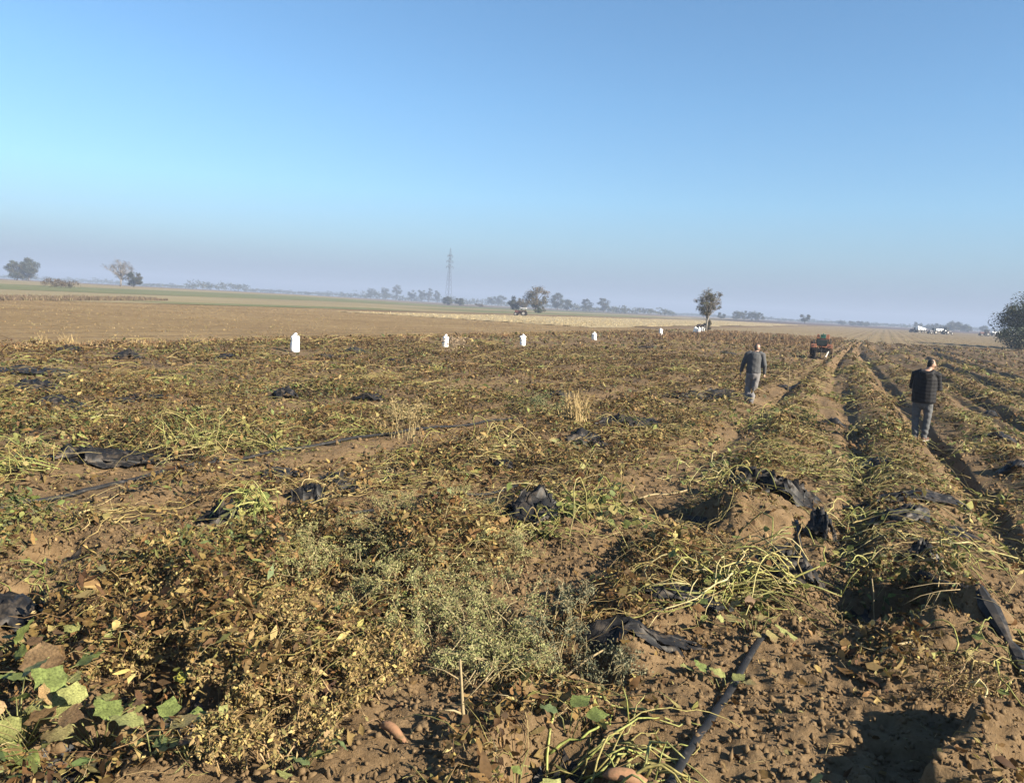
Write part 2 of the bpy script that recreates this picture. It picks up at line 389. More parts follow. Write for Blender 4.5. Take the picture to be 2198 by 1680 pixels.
for x_, y_ in ((633, 754), (956, 745), (1122, 740), (1275, 729), (1418, 719), (1500, 714)):
    p_ = gp(x_, y_)
    for k_, r_ in ((1.0, 0.8), (0.965, 1.0), (0.92, 1.3)): BARE.append(((p_[0] * k_, p_[1] * k_), r_ * max(1.0, p_[1] / 45), 0.93))
FILMS = [gp(*q) for q in ((1640, 1075), (1700, 1080), (1762, 1150), (1680, 1255), (1950, 1080), (1930, 1128), (1980, 1218), (1145, 1135), (1450, 1310), (1360, 1395), (660, 1070), (480, 1120), (270, 1008), (178, 1000), (1515, 855), (1345, 915), (1255, 948), (15, 1330), (275, 770), (85, 838), (50, 805), (612, 855), (760, 758))]
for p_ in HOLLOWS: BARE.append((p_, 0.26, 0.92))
for p_ in FILMS: BARE.append((p_, 0.30 + 0.018 * p_[1], 0.88)); BARE.append(((p_[0] * 0.95, p_[1] * 0.95), 0.22 + 0.02 * p_[1], 0.75))
for q in ((100, 1082), (200, 1058), (100, 1112), (230, 1075), (0, 1112), (60, 1590), (180, 1600), (40, 1520)): BARE.append((gp(*q), 0.42, 0.8))
GREENS = [(gp(420, 955), 1.0), (gp(120, 1010), 0.8), (gp(60, 930), 1.0), (gp(1290, 1110), 0.8), (gp(1620, 1330), 0.6), (gp(1640, 905), 1.0), (gp(780, 935), 0.7), (gp(100, 1440), 0.4), (gp(30, 1580), 0.5),
          (gp(560, 1110), 0.6), (gp(1740, 1000), 1.2), (gp(1100, 870), 0.8), (gp(330, 1080), 0.5), (gp(60, 1150), 0.6), (gp(1500, 1020), 0.9), (gp(1300, 1600), 0.5), (gp(520, 850), 1.4), (gp(1490, 800), 2.0)]
HOSES = [HOSE_1, [gp(700, 1112), gp(810, 1094)], [gp(900, 1072), gp(1110, 1047)], [gp(1425, 1712), gp(1640, 1378)], [gp(1708, 1135), gp(1736, 1235)]]
def near_hose(x, y, w):
    m = np.zeros_like(x)
    for H in HOSES:
        for (ax, ay), (bx, by) in zip(H[:-1], H[1:]):
            L2 = (bx - ax) ** 2 + (by - ay) ** 2; t = np.clip(((x - ax) * (bx - ax) + (y - ay) * (by - ay)) / L2, 0, 1)
            m = np.maximum(m, np.exp(-((x - ax - t * (bx - ax)) ** 2 + (y - ay - t * (by - ay)) ** 2) / (w * w)))
    return m
def cover(x, y):
    """how thickly the withered leaves lie, 0..1, and how high"""
    u, v = to_uv(x, y)
    d = np.hypot(x, y)
    right = sstep(-4.5, -2.6, v)
    ph = np.cos(2 * np.pi * (row_v(u, v) + 0.06 * np.sin(u * 0.23) + 0.20 * (vnoise(u * 0.35, v * 0.2) - 0.5) - ROW0) / ROWP)
    n = fbm(x, y, 0.55, 3)
    c = 0.40 + 1.5 * (n - 0.42) + 0.30 * (1 - right)
    c = c + right * (0.50 * ph - 0.18)
    c = c + 0.25 * sstep(20, 40, d) + 0.22 * (1 - right) * np.cos(2 * np.pi * (v + 1.1) / 3.7)
    c = 0.5 + (c - 0.5) * 1.5                             # dense mats and open ground, little between
    for (p, r, a) in BARE:
        q = ((x - p[0]) ** 2 + ((y - p[1]) * 0.8) ** 2) / (r * r)
        c = c * (1 - a * np.exp(-q * q))
    nh = np.maximum(near_hose(x, y, 0.42), near_hose(x * 1.05, y * 1.05, 0.40))
    c = np.clip(c * (1 - 0.9 * nh), 0.02, 1)
    path = sstep(0.75, 0.95, v) * sstep(1.75, 1.55, v) * sstep(6, 8, u) * sstep(26, 20, u)
    c = c * (1 - 0.8 * path)
    big = sstep(0.50, 0.58, fbm(x + 5, y + 31, 1.1, 3))
    hgt = (0.03 + 0.10 * np.clip(n - 0.35, 0, 0.5) * 2 + 0.26 * big) * (0.65 + 0.35 * (1 - right)) * (0.35 + c) * (1 - 0.8 * nh)
    return c, hgt
PAL = np.array([[0.12, 0.066, 0.026], [0.23, 0.135, 0.047], [0.39, 0.275, 0.10], [0.28, 0.175, 0.064], [0.56, 0.42, 0.17],   # browns and tans
                [0.29, 0.265, 0.08], [0.21, 0.235, 0.065], [0.12, 0.16, 0.055], [0.22, 0.24, 0.11]])                         # olive, yellow green, green, grey green
def leaf_cols(x, y, rng):
    n = len(x)
    g = fbm(x + 71, y + 13, 0.6, 3)
    g = 0.05 + 1.7 * (g - 0.47)
    for (p, r) in GREENS:
        g = g + 0.55 * np.exp(-((x - p[0]) ** 2 + (y - p[1]) ** 2) / (r * r))
    u, v = to_uv(x, y)
    g = g + 0.06 * sstep(-4, -2, v) * sstep(8, 14, u)
    g = np.clip(g, 0.05, 0.8)
    br = rng.choice(5, n, p=[0.25, 0.28, 0.17, 0.20, 0.10]); gr = 5 + rng.choice(4, n, p=[0.36, 0.28, 0.16, 0.20])
    k = np.where(rng.rand(n) < g, gr, br)
    return PAL[k] * (0.45 + 0.80 * rng.rand(n, 1) ** 1.2) * (0.9 + 0.2 * rng.rand(n, 3))
LEAF4 = (np.array([[0, -0.5, 0.0], [0.24, -0.05, 0.16], [0.03, 0.06, 0.0], [-0.22, -0.10, 0.20], [-0.04, 0.58, 0.16]]),
         np.array([[0, 1, 2], [0, 2, 3], [2, 1, 4], [2, 4, 3]]))
LEAF2 = (np.array([[0, -0.5, 0.0], [0.26, 0.04, 0.14], [-0.24, -0.05, 0.10], [0.05, 0.5, 0.06]]), np.array([[0, 1, 2], [1, 3, 2]]))
CURL = (np.array([[-0.10, -0.5, 0.05], [0.16, -0.45, 0.0], [-0.26, -0.1, 0.16], [0.22, -0.08, 0.12], [-0.16, 0.2, 0.20], [0.15, 0.25, 0.10], [0.02, 0.55, 0.30]]),
        np.array([[0, 1, 3], [0, 3, 2], [2, 3, 5], [2, 5, 4], [4, 5, 6]]))
HEX = (np.array([[0, -0.5, 0.0], [0.15, -0.22, 0.12], [0.22, 0.16, 0.22], [0.03, 0.52, 0.10], [-0.19, 0.10, 0.16], [-0.12, -0.2, 0.02]]), np.array([[0, 1, 5], [1, 4, 5], [1, 2, 4], [2, 3, 4]]))
def rotations(n, tilt, rng):
    yaw = rng.rand(n) * 2 * np.pi
    ax = rng.rand(n) * 2 * np.pi; t = tilt * np.sqrt(rng.rand(n))
    cz, sz = np.cos(yaw), np.sin(yaw)
    Rz = np.zeros((n, 3, 3)); Rz[:, 0, 0] = cz; Rz[:, 0, 1] = -sz; Rz[:, 1, 0] = sz; Rz[:, 1, 1] = cz; Rz[:, 2, 2] = 1
    kx, ky = np.cos(ax), np.sin(ax); c, s = np.cos(t), np.sin(t)
    Rt = np.zeros((n, 3, 3))
    Rt[:, 0, 0] = c + kx * kx * (1 - c); Rt[:, 0, 1] = kx * ky * (1 - c); Rt[:, 0, 2] = ky * s
    Rt[:, 1, 0] = kx * ky * (1 - c); Rt[:, 1, 1] = c + ky * ky * (1 - c); Rt[:, 1, 2] = -kx * s
    Rt[:, 2, 0] = -ky * s; Rt[:, 2, 1] = kx * s; Rt[:, 2, 2] = c
    return Rt @ Rz
def scatter_mesh(P, size, cols, tpl, tilt, rng, stretch=0.5):
    T, F = tpl; n, k = len(P), len(T)
    R = rotations(n, tilt, rng)
    S = size[:, None, None] * (1 + stretch * (rng.rand(n, 1, 3) - 0.5) * 2)
    Vt = np.einsum('nij,nkj->nki', R, T[None] * S) + P[:, None, :]
    Ft = (F[None] + (np.arange(n) * k)[:, None, None]).reshape(-1, 3)
    return Vt.reshape(-1, 3), Ft, np.repeat(cols, k, 0)
def sector(n, r0, r1, rng, b0=-43, b1=43):
    r = np.sqrt(rng.rand(n) * (r1 * r1 - r0 * r0) + r0 * r0); b = np.radians(b0 + (b1 - b0) * rng.rand(n))
    return r * np.sin(b), r * np.cos(b)
def in_field(x, y):
    u, v = to_uv(x, y)
    return (v > EDGE_V) & (u < END_U - 4 + 0.35 * (v + 30) )
def carpet(name, label, n, r0, r1, s0, s1, tpls, seed, tilt=1.15, hmul=1.0, tone=1.0):
    rng = np.random.RandomState(seed)
    x, y = sector(n, r0, r1, rng)
    c, h = cover(x, y)
    keep = (rng.rand(n) < c) & in_field(x, y)
    x, y, h = x[keep], y[keep], h[keep]
    rr = rng.rand(len(x)); tall = np.clip((h - 0.08) / 0.12, 0, 1)
    z = ground_z(x, y) + h * hmul * (rr ** 1.6 * (1 - tall) + rr ** 0.55 * tall) + 0.008
    size = s0 + (s1 - s0) * rng.rand(len(x)) ** 2.2
    cols = leaf_cols(x, y, rng) * tone
    Vs, Fs, Cs = [], [], []; b = 0
    w = rng.randint(0, len(tpls), len(x))
    for i, t in enumerate(tpls):
        m = w == i
        v_, f_, c_ = scatter_mesh(np.stack([x, y, z], -1)[m], size[m], cols[m], t, tilt, rng)
        Vs.append(v_); Fs.append(f_ + b); Cs.append(c_); b += len(v_)
    o = obj(name, raw_mesh(name, np.concatenate(Vs), np.concatenate(Fs), M_LEAF, np.concatenate(Cs)))
    return tag(o, label, 'leaf litter', kind='stuff')
carpet('leaf_litter', 'withered brown and olive leaves strewn over the foreground soil', 150000, 2.6, 9.0, 0.018, 0.105, [CURL, LEAF4, HEX], 1)
carpet('leaf_litter', 'withered brown and olive leaf carpet of the middle field', 120000, 9.0, 20.0, 0.038, 0.125, [LEAF4, HEX, LEAF2], 2, tone=0.84)
carpet('leaf_litter', 'withered leaf carpet between the walking men and the sacks', 130000, 20.0, 46.0, 0.07, 0.17, [LEAF2], 3, hmul=0.75, tone=0.68)
carpet('leaf_litter', 'withered leaf carpet reaching to the far end of the field', 85000, 46.0, 150.0, 0.16, 0.38, [LEAF2], 4, hmul=0.7, tone=0.70)

def strands(name, label, n, r0, r1, seed, lmin, lmax, w0, fn=None, arch=0.10, col=None, segs=5, along=0.5, hgt=1.0):
    """thin stems as three-sided tubes"""
    rng = np.random.RandomState(seed)
    x, y = sector(n, r0, r1, rng)
    c, h = cover(x, y)
    k = (rng.rand(n) < np.clip(c * 1.1, 0, 1)) & in_field(x, y)
    if fn is not None: k &= (rng.rand(n) < fn(x, y))
    x, y, h = x[k], y[k], h[k]; n = len(x)
    L = lmin + (lmax - lmin) * rng.rand(n) ** 1.5
    dirn = np.where(rng.rand(n) < along, -RB + np.pi / 2 + rng.randn(n) * 0.5, rng.rand(n) * 6.283)
    bend = rng.randn(n) * 1.3
    t = np.linspace(0, 1, segs)
    an = dirn[:, None] + bend[:, None] * t[None] + 0.5 * np.sin(t[None] * 9 + rng.rand(n, 1) * 6) * rng.rand(n, 1)
    st = (L / (segs - 1))[:, None]
    px = x[:, None] + np.cumsum(np.cos(an) * st, 1); py = y[:, None] + np.cumsum(np.sin(an) * st, 1)
    ar = (arch * (0.2 + rng.rand(n) ** 2 * 1.6))[:, None] * np.sin(np.pi * t)[None] * L[:, None] * 1.2
    pz = ground_z(px, py) + h[:, None] * 0.75 * hgt + ar + 0.008
    W = (w0 * (0.6 + 0.8 * rng.rand(n)))[:, None] * (1 - 0.5 * t[None])
    nx, ny = -np.sin(an), np.cos(an)
    ring = []
    for q in range(3):
        a = 2.094 * q
        ring.append(np.stack([px + nx * W * math.cos(a), py + ny * W * math.cos(a), pz + W * math.sin(a)], -1))
    Vt = np.stack(ring, 2).reshape(n, segs * 3, 3)
    F = []
    for i in range(segs - 1):
        for q in range(3):
            F.append([i * 3 + q, i * 3 + (q + 1) % 3, (i + 1) * 3 + (q + 1) % 3, (i + 1) * 3 + q])
    F = np.array(F)[None] + (np.arange(n) * segs * 3)[:, None, None]
    pal = np.array(col if col is not None else [[0.36, 0.33, 0.10], [0.42, 0.34, 0.15], [0.30, 0.30, 0.09], [0.50, 0.40, 0.20], [0.25, 0.15, 0.07]])
    cc = pal[rng.randint(0, len(pal), n)] * (0.7 + 0.5 * rng.rand(n, 1))
    o = obj(name, raw_mesh(name, Vt.reshape(-1, 3), F.reshape(-1, 4), M_VINE, np.repeat(cc, segs * 3, 0)))
    return tag(o, label, 'vine stems', kind='stuff')
GOLD = [[0.46, 0.38, 0.15], [0.40, 0.35, 0.12], [0.52, 0.42, 0.20], [0.34, 0.31, 0.10], [0.34, 0.24, 0.11]]
DRYC = [[0.36, 0.30, 0.10], [0.42, 0.32, 0.14], [0.26, 0.16, 0.07], [0.34, 0.22, 0.10], [0.30, 0.28, 0.09], [0.20, 0.11, 0.05]]
strands('vine_litter', 'fine dry stems scattered over the foreground soil', 7500, 2.6, 9.5, 21, 0.06, 0.50, 0.0028, col=GOLD + DRYC)
strands('vine_litter', 'yellowish trailing stems lying across the middle rows', 7500, 9.0, 24.0, 22, 0.15, 0.8, 0.0045, col=GOLD + DRYC)
strands('vine_litter', 'yellowish trailing stems on the rows beyond the walking men', 5000, 24.0, 70.0, 23, 0.4, 1.6, 0.010, segs=5, col=DRYC)
def on_rows(x, y):
    u, v = to_uv(x, y); return 0.15 + 0.85 * sstep(-4.6, -2.8, v)
strands('vine_mat', 'straw coloured vine fibres matted along the near dug rows', 6500, 6.5, 17.0, 25, 0.15, 0.75, 0.0035, on_rows, 0.12, GOLD, 5, 0.35, 1.3)
strands('vine_mat', 'straw coloured vine fibres matted along the dug rows beyond', 5000, 17.0, 45.0, 26, 0.3, 1.2, 0.008, on_rows, 0.10, GOLD, 4, 0.35, 1.3)
strands('root_litter', 'short pale roots and straw bits on the bare soil', 2600, 2.8, 10.0, 24, 0.04, 0.22, 0.0022, col=[[0.52, 0.40, 0.22], [0.42, 0.26, 0.14], [0.6, 0.5, 0.3]], arch=0.2, segs=4)

def clods(name, label, n, r0, r1, s0, s1, seed, where, big=False):
    rng = np.random.RandomState(seed)
    x, y = sector(n, r0, r1, rng)
    c, h = cover(x, y)
    k = (rng.rand(n) < where(c)) & in_field(x, y)
    x, y = x[k], y[k]; n = len(x)
    s = s0 + (s1 - s0) * rng.rand(n) ** 2.3
    bm = bmesh.new(); (bmesh.ops.create_icosphere(bm, subdivisions=1, radius=0.5) if big else [bm.verts.new(c_) for c_ in ((.5, 0, 0), (-.5, 0, 0), (0, .5, 0), (0, -.5, 0), (0, 0, .5), (0, 0, -.5))])
    if not big:
        w_ = list(bm.verts)
        for a_, b_, c_ in ((0, 2, 4), (2, 1, 4), (1, 3, 4), (3, 0, 4), (2, 0, 5), (1, 2, 5), (3, 1, 5), (0, 3, 5)): bm.faces.new((w_[a_], w_[b_], w_[c_]))
    bm.verts.index_update()
    T = np.array([v.co for v in bm.verts]); F = np.array([[v.index for v in f.verts] for f in bm.faces]); bm.free()
    R = rotations(n, 3.1, rng)
    Tn = T[None] * (1 + 0.95 * (rng.rand(n, len(T), 1) - 0.5)) * (0.6 + 0.8 * rng.rand(n, 1, 3))
    Vt = np.einsum('nij,nkj->nki', R, Tn) * s[:, None, None] + np.stack([x, y, ground_z(x, y) + s * 0.18], -1)[:, None]
    Ft = (F[None] + (np.arange(n) * len(T))[:, None, None]).reshape(-1, 3)
    return tag(obj(name, raw_mesh(name, Vt.reshape(-1, 3), Ft, M_CLOD, smooth=False)), label, 'soil clods', kind='stuff')
clods('soil_crumbs', 'loose brown soil crumbs and clods of the dug foreground', 34000, 2.8, 9.0, 0.008, 0.05, 31, lambda c: np.clip(1.1 - c * 1.1, 0.1, 1))
clods('soil_crumbs', 'loose brown soil clods between the middle rows', 12000, 9.0, 22.0, 0.02, 0.11, 32, lambda c: np.clip(1.0 - c * 1.2, 0.05, 1))

clods('soil_clods', 'larger broken soil lumps on the dug foreground', 900, 2.8, 9.0, 0.02, 0.075, 33, lambda c: np.clip(1.1 - c * 1.2, 0.05, 1), True)

# tufts of dry weeds in the brown field and along the borders
def tufts(name, label, pts, h0, h1, seed, pal, blades=7, spread=0.5, w=0.02, cat='dry weeds'):
    rng = np.random.RandomState(seed)
    x, y = pts; n = len(x)
    N = n * blades
    bx = np.repeat(x, blades) + rng.randn(N) * 0.12 * spread; by = np.repeat(y, blades) + rng.randn(N) * 0.12 * spread
    bz = ground_z(bx, by, False) + 0.02
    h = np.repeat(h0 + (h1 - h0) * rng.rand(n), blades) * (0.6 + 0.5 * rng.rand(N))
    an = rng.rand(N) * 6.283; le = rng.rand(N) * 0.7 * spread
    dx, dy = np.cos(an) * le * h, np.sin(an) * le * h
    ww = np.maximum(w, h * 0.05); a2 = rng.rand(N) * 6.283; wx, wy = np.cos(a2) * ww, np.sin(a2) * ww
    V0 = np.stack([bx - wx * .5, by - wy * .5, bz], -1); V1 = np.stack([bx + wx * .5, by + wy * .5, bz], -1)
    V2 = np.stack([bx + dx * .45 + wx, by + dy * .45 + wy, bz + h * .6], -1); V3 = np.stack([bx + dx * .45 - wx, by + dy * .45 - wy, bz + h * .6], -1)
    V4 = np.stack([bx + dx, by + dy, bz + h], -1)
    Vt = np.stack([V0, V1, V2, V3, V4], 1)
    F = np.array([[0, 1, 2], [0, 2, 3], [3, 2, 4]])[None] + (np.arange(N) * 5)[:, None, None]
    pal = np.array(pal); cc = np.repeat(pal[rng.randint(0, len(pal), n)], blades, 0) * (0.7 + 0.6 * rng.rand(N, 1))
    return tag(obj(name, raw_mesh(name, Vt.reshape(-1, 3), F.reshape(-1, 3), M_LEAF, np.repeat(cc, 5, 0))), label, cat, kind='stuff')
_rg = np.random.RandomState(41)
_u_ = 5 + 105 * _rg.rand(7000) ** 0.8; _v_ = -91 + 63 * _rg.rand(7000)
tufts('weed_tufts', 'low dry weed tufts scattered over the brown field', to_xy(_u_, _v_), 0.03, 0.12, 42, [[0.34, 0.24, 0.11], [0.42, 0.31, 0.15], [0.24, 0.15, 0.07], [0.30, 0.25, 0.11]], 3, 0.9)
_u_ = 8 + 110 * _rg.rand(2600); _v_ = EDGE_V + _rg.randn(2600) * 0.7
tufts('weed_tufts', 'ragged dark brown weeds along the edge of the rows', to_xy(_u_, _v_), 0.06, 0.26, 43, [[0.16, 0.085, 0.04], [0.22, 0.13, 0.06], [0.30, 0.20, 0.09], [0.40, 0.29, 0.14]], 4, 0.9)
_u_ = 38 + 80 * _rg.rand(4000); _k = vnoise(_u_ * 0.13, _u_ * 0 + 3) > 0.22 + 0.45 * sstep(88, 118, _u_); _u_ = _u_[_k]; _v_ = -(86.0 + (_u_ - 54) * 0.62) - 9 * _rg.rand(len(_u_)) ** 1.5
tufts('weed_strip', 'belt of tall purplish brown dead weeds behind the brown field', to_xy(_u_, _v_), 0.15, 0.65, 44, [[0.18, 0.13, 0.095], [0.22, 0.16, 0.11], [0.30, 0.24, 0.14], [0.20, 0.16, 0.10], [0.15, 0.11, 0.08]], 5, 1.3, 0.03)
_u_ = 70 + 60 * _rg.rand(1500); _v_ = -24 + 19 * _rg.rand(1500)
tufts('weed_tufts', 'tall reddish brown weeds between the tractor and the lone tree', to_xy(_u_, _v_), 0.12, 0.45, 46, [[0.25, 0.15, 0.075], [0.33, 0.22, 0.11], [0.19, 0.11, 0.05]], 7, 0.8, 0.03)
_u_ = 102 + 320 * _rg.rand(5000) ** 1.5; _v_ = -76 + 39 * _rg.rand(5000)
tufts('straw_stubble', 'short bleached straw stubble standing in the pale strip', to_xy(_u_, _v_), 0.12, 0.35, 47, [[0.55, 0.44, 0.24], [0.64, 0.54, 0.32], [0.46, 0.35, 0.18]], 3, 0.7, 0.03)
_u_ = 110 + 260 * _rg.rand(7000) ** 1.6; _k = np.floor(_rg.rand(7000) * 190); _v_ = -29 + _k * 1.9 + _rg.randn(7000) * 0.12
tufts('stubble_rows', 'short dry stubble standing in straight drill rows', to_xy(_u_ + 0.35 * (_v_ + 30), _v_), 0.10, 0.25, 48, [[0.40, 0.33, 0.18], [0.34, 0.31, 0.16], [0.46, 0.38, 0.22]], 3, 0.9, 0.03)

# ------------------------------------------------------------------ drip hoses
def hose(name, label, pts, r, lift=0.02, flat=1.5, mat=M_HOSE, crumple=0.0):
    P = []
    for i in range(len(pts) - 1):
        a, b = pts[i], pts[i + 1]
        n = max(2, int(math.hypot(b[0] - a[0], b[1] - a[1]) / 0.12))
        for k in range(n):
            t = k / n; P.append((a[0] + (b[0] - a[0]) * t, a[1] + (b[1] - a[1]) * t))
    P.append(pts[-1])
    P = np.array(P)
    for _ in range(6): P[1:-1] = (P[:-2] + 2 * P[1:-1] + P[2:]) / 4
    Zs = ground_z(P[:, 0], P[:, 1])
    Z0 = Zs.copy()
    for _ in range(4): Zs[1:-1] = (Zs[:-2] + 2 * Zs[1:-1] + Zs[2:]) / 4
    Zs = np.maximum(Zs, Z0 - 0.5 * r)
    rg = np.random.RandomState(len(P))
    rr = r * (1 + crumple * (rg.rand(len(P)) - 0.4)); P = P + crumple * r * 0.9 * (rg.rand(*P.shape) - 0.5)
    m = MB(); m.tube([(x, y, z + lift * 0.45) for (x, y), z in zip(P, Zs)], list(rr), 8, flat)
    return tag(m.build(name, mat, smooth=crumple == 0), label, 'hose')
hose('drip_hose', 'long black drip hose curving over bare sand between the leaves', HOSE_1, 0.023, 0.09)
hose('drip_hose', 'flat black drip hose lying on the clods beside the trench', [gp(1425, 1712), gp(1440, 1678), gp(1500, 1590), gp(1560, 1495), gp(1600, 1425), gp(1640, 1378)], 0.011, 0.045, 2.4)
hose('drip_hose', 'short grey hose stretch running down the dug mound', [gp(1708, 1135), gp(1716, 1165), gp(1728, 1200), gp(1736, 1235)], 0.016, 0.04)
hose('drip_hose', 'thin dark hose half buried beside the grey green weeds', [gp(700, 1112), gp(760, 1103), gp(810, 1094)], 0.018, 0.05)
hose('drip_hose', 'thin dark hose lying on soil behind the grey green weeds', [gp(900, 1072), gp(960, 1066), gp(1040, 1058), gp(1110, 1047)], 0.018, 0.05)
hose('wooden_stick', 'curved pale stick lying on bare soil', [gp(1348, 1074), gp(1390, 1068), gp(1440, 1060), gp(1484, 1046)], 0.012, 0.04, 1.0, M_STALK)['category'] = 'stick'

# ------------------------------------------------------------------ scraps of black mulch film
ANCH = [(gp(633, 754), 'short of the largest standing sack'), (gp(1040, 744), 'near the row of standing sacks'), (gp(1612, 868), 'near the walking man in the grey jumper'), (gp(1972, 944), 'near the man in the black jacket'),
        (gp(1762, 769), 'close to the orange tractor'), (gp(430, 1000), 'by the long drip hose'), (gp(870, 950), 'around the dry seeded weed'), (gp(1232, 912), 'around the dry grass tuft'), (gp(1660, 1080), 'round the large film heap'),
        (gp(150, 800), 'out towards the brown field tufts'), (gp(2150, 860), 'on the furrows past the black jacket man'), (gp(1300, 780), 'in the open field before the lone tree'), (gp(1880, 790), 'on the rows right of the tractor')]
def beside(p):
    return min(ANCH, key=lambda a: math.hypot(a[0][0] - p[0], a[0][1] - p[1]) / (4 + 0.3 * a[0][1]))[1]
def film(label, pos, size, hgt, seed, rz=None, group=None, res=16, long=1.0, name='mulch_film'):
    rng = np.random.RandomState(seed)
    n = res; s = np.linspace(-1, 1, n)
    A, B = np.meshgrid(s, s, indexing='ij')
    ang = rng.rand() * 3.14 if rz is None else rz
    o1 = rng.rand(4) * 50
    rag = 0.75 + 0.5 * fbm(A * 1.5 + o1[0], B * 1.5 + o1[1], 1.2, 3)
    nz = lambda k, f: fbm(A * f + o1[k] + 3.1 * k, B * f + o1[3 - k], 1.0, 3) - 0.5
    x = (A * long + 0.5 * nz(0, 2.6) + 0.16 * (rng.rand(n, n) - 0.5)) * size * rag; y = (B / long ** 0.5 + 0.5 * nz(1, 2.6) + 0.16 * (rng.rand(n, n) - 0.5)) * size * rag * 0.7
    crease = 1 - np.abs(2 * vnoise(A * 5 + B * 2 + o1[3], B * 6 + o1[0]) - 1)
    e = np.clip(1 - (A ** 2 + B ** 2) * 0.8, 0, 1) ** 0.7
    hgt *= 0.85; long *= 1.2
    zl = hgt * e * (0.30 + 0.9 * np.abs(nz(2, 1.4)) + 0.30 * crease * (0.4 + e) + 0.20 * (rng.rand(n, n) - 0.5))
    xr = x * math.cos(ang) - y * math.sin(ang); yr = x * math.sin(ang) + y * math.cos(ang)
    zz = ground_z(pos[0] + xr, pos[1] + yr); z0 = gz(*pos)
    z = np.maximum(zl + (zz - z0), zz - z0 + 0.010 + 0.02 * crease)
    ix = np.arange(n * n).reshape(n, n)
    F = np.stack([ix[:-1, :-1], ix[:-1, 1:], ix[1:, 1:], ix[1:, :-1]], -1).reshape(-1, 4)
    rim = (A ** 2 + B ** 2 + 1.3 * nz(0, 3.3) > 0.95)[:-1, :-1].ravel()
    F = F[~rim]                                           # torn, ragged outline
    o = obj(name, raw_mesh(name, np.stack([xr, yr, z], -1).reshape(-1, 3), F, M_FILM, smooth=False), None, (pos[0], pos[1], z0))
    return tag(o, label, 'plastic film', group)
film('large crumpled black film heaped on the dug mound under vines', gp(1640, 1075), 0.50, 0.61, 1, 2.6, res=22, long=1.2)
film('grey dusty film flap draped beside the large film heap', gp(1700, 1080), 0.38, 0.45, 12, 2.4, res=20)
film('shiny black film bundle at the end of the film heap', gp(1762, 1150), 0.28, 0.48, 3, 1.2, res=20)
film('black film poking from the arching yellow vines', gp(1680, 1255), 0.34, 0.42, 4, 2.7, res=20)
film('bluish black film shreds spread on the row beside the path', gp(1950, 1080), 0.53, 0.19, 5, 0.1, res=20, long=1.7)
film('torn grey black film pair below the bluish shreds', gp(1930, 1128), 0.38, 0.32, 6, 0.4, res=20, long=1.3)
film('small black film tent on the vine row', gp(1980, 1218), 0.21, 0.32, 7, res=16)
film('smooth grey film bulging out of the leafy green heap', gp(1145, 1135), 0.35, 0.42, 8, 0.7, res=18)
film('dark film sheet under the arching yellow vines', gp(1450, 1310), 0.30, 0.14, 9, 0.2, res=18, long=1.5)
film('dusty film sheet pressed into soil below dark weeds', gp(1360, 1395), 0.33, 0.13, 10, 0.1, res=18, long=1.5)
film('black film upright beside the brown vines', gp(660, 1070), 0.30, 0.34, 13, 1.6, res=18)
film('black film hollow under green vines', gp(480, 1120), 0.33, 0.42, 14, res=18)
film('grey film sheets flattened beside the long hose', gp(235, 992), 0.75, 0.19, 15, 0.3, res=20, long=1.9)
film('round black film ball near the bright vine heap', gp(178, 1000), 0.31, 0.38, 16, res=16)
film('black film flap on the long slope of withered leaves beside a man', gp(1515, 855), 0.95, 0.48, 17, 0.5, res=20, long=1.5)
film('flat black film with vines over it', gp(1345, 915), 0.62, 0.42, 18, 0.2, res=18, long=1.4)
film('small black film lump beside the vine-covered film', gp(1255, 948), 0.43, 0.42, 19, res=16)
film('dark film under the bottom left broad leaves', gp(15, 1330), 0.38, 0.22, 20, res=16)
tag(hose('mulch_film', 'long film strip rolled up along the ridge beside roots', [gp(1945, 1280), gp(1985, 1298), gp(2040, 1334), gp(2110, 1392), gp(2160, 1432), gp(2200, 1462), gp(2260, 1510)], 0.036, 0.055, 1.6, M_FILM, 1.2), cat='plastic film')
for i, p_ in enumerate(HOLLOWS):  # sheets added so the shadowed hollows come out black
    film('black film added as shade in a hollow between leaves', p_, 0.24, 0.07, 160 + i, group='film added as hollow shade', res=12)
for i, (px, py, s, h) in enumerate([(275, 770, 0.5, 0.55), (85, 838, 0.6, 0.45), (50, 805, 1.4, 0.2), (612, 855, 0.45, 0.4), (792, 858, 0.5, 0.25), (250, 868, 0.6, 0.12), (310, 864, 0.5, 0.2),
                                   (485, 770, 0.45, 0.35), (760, 758, 0.6, 0.5), (700, 768, 0.7, 0.15), (130, 885, 0.6, 0.35), (2120, 888, 0.45, 0.35), (2180, 1015, 0.35, 0.25), (860, 775, 0.6, 0.1),
                                   (1200, 858, 0.4, 0.25), (1080, 1005, 0.3, 0.25), (600, 1020, 0.35, 0.15), (730, 1024, 0.3, 0.12), (1790, 905, 0.35, 0.2), (1890, 1000, 0.4, 0.15), (2050, 1150, 0.3, 0.12), (2150, 945, 0.5, 0.2),
                                   (150, 728 + 30, 0.5, 0.4), (1560, 760, 0.8, 0.3), (1390, 748, 0.8, 0.35), (1180, 1120, 0.2, 0.2), (1700, 830, 0.6, 0.2)]):
    film('scrap of black mulch film ' + beside(gp(px, py)), gp(px, py), s, h, 60 + i, group='film scraps ' + beside(gp(px, py)), res=13)

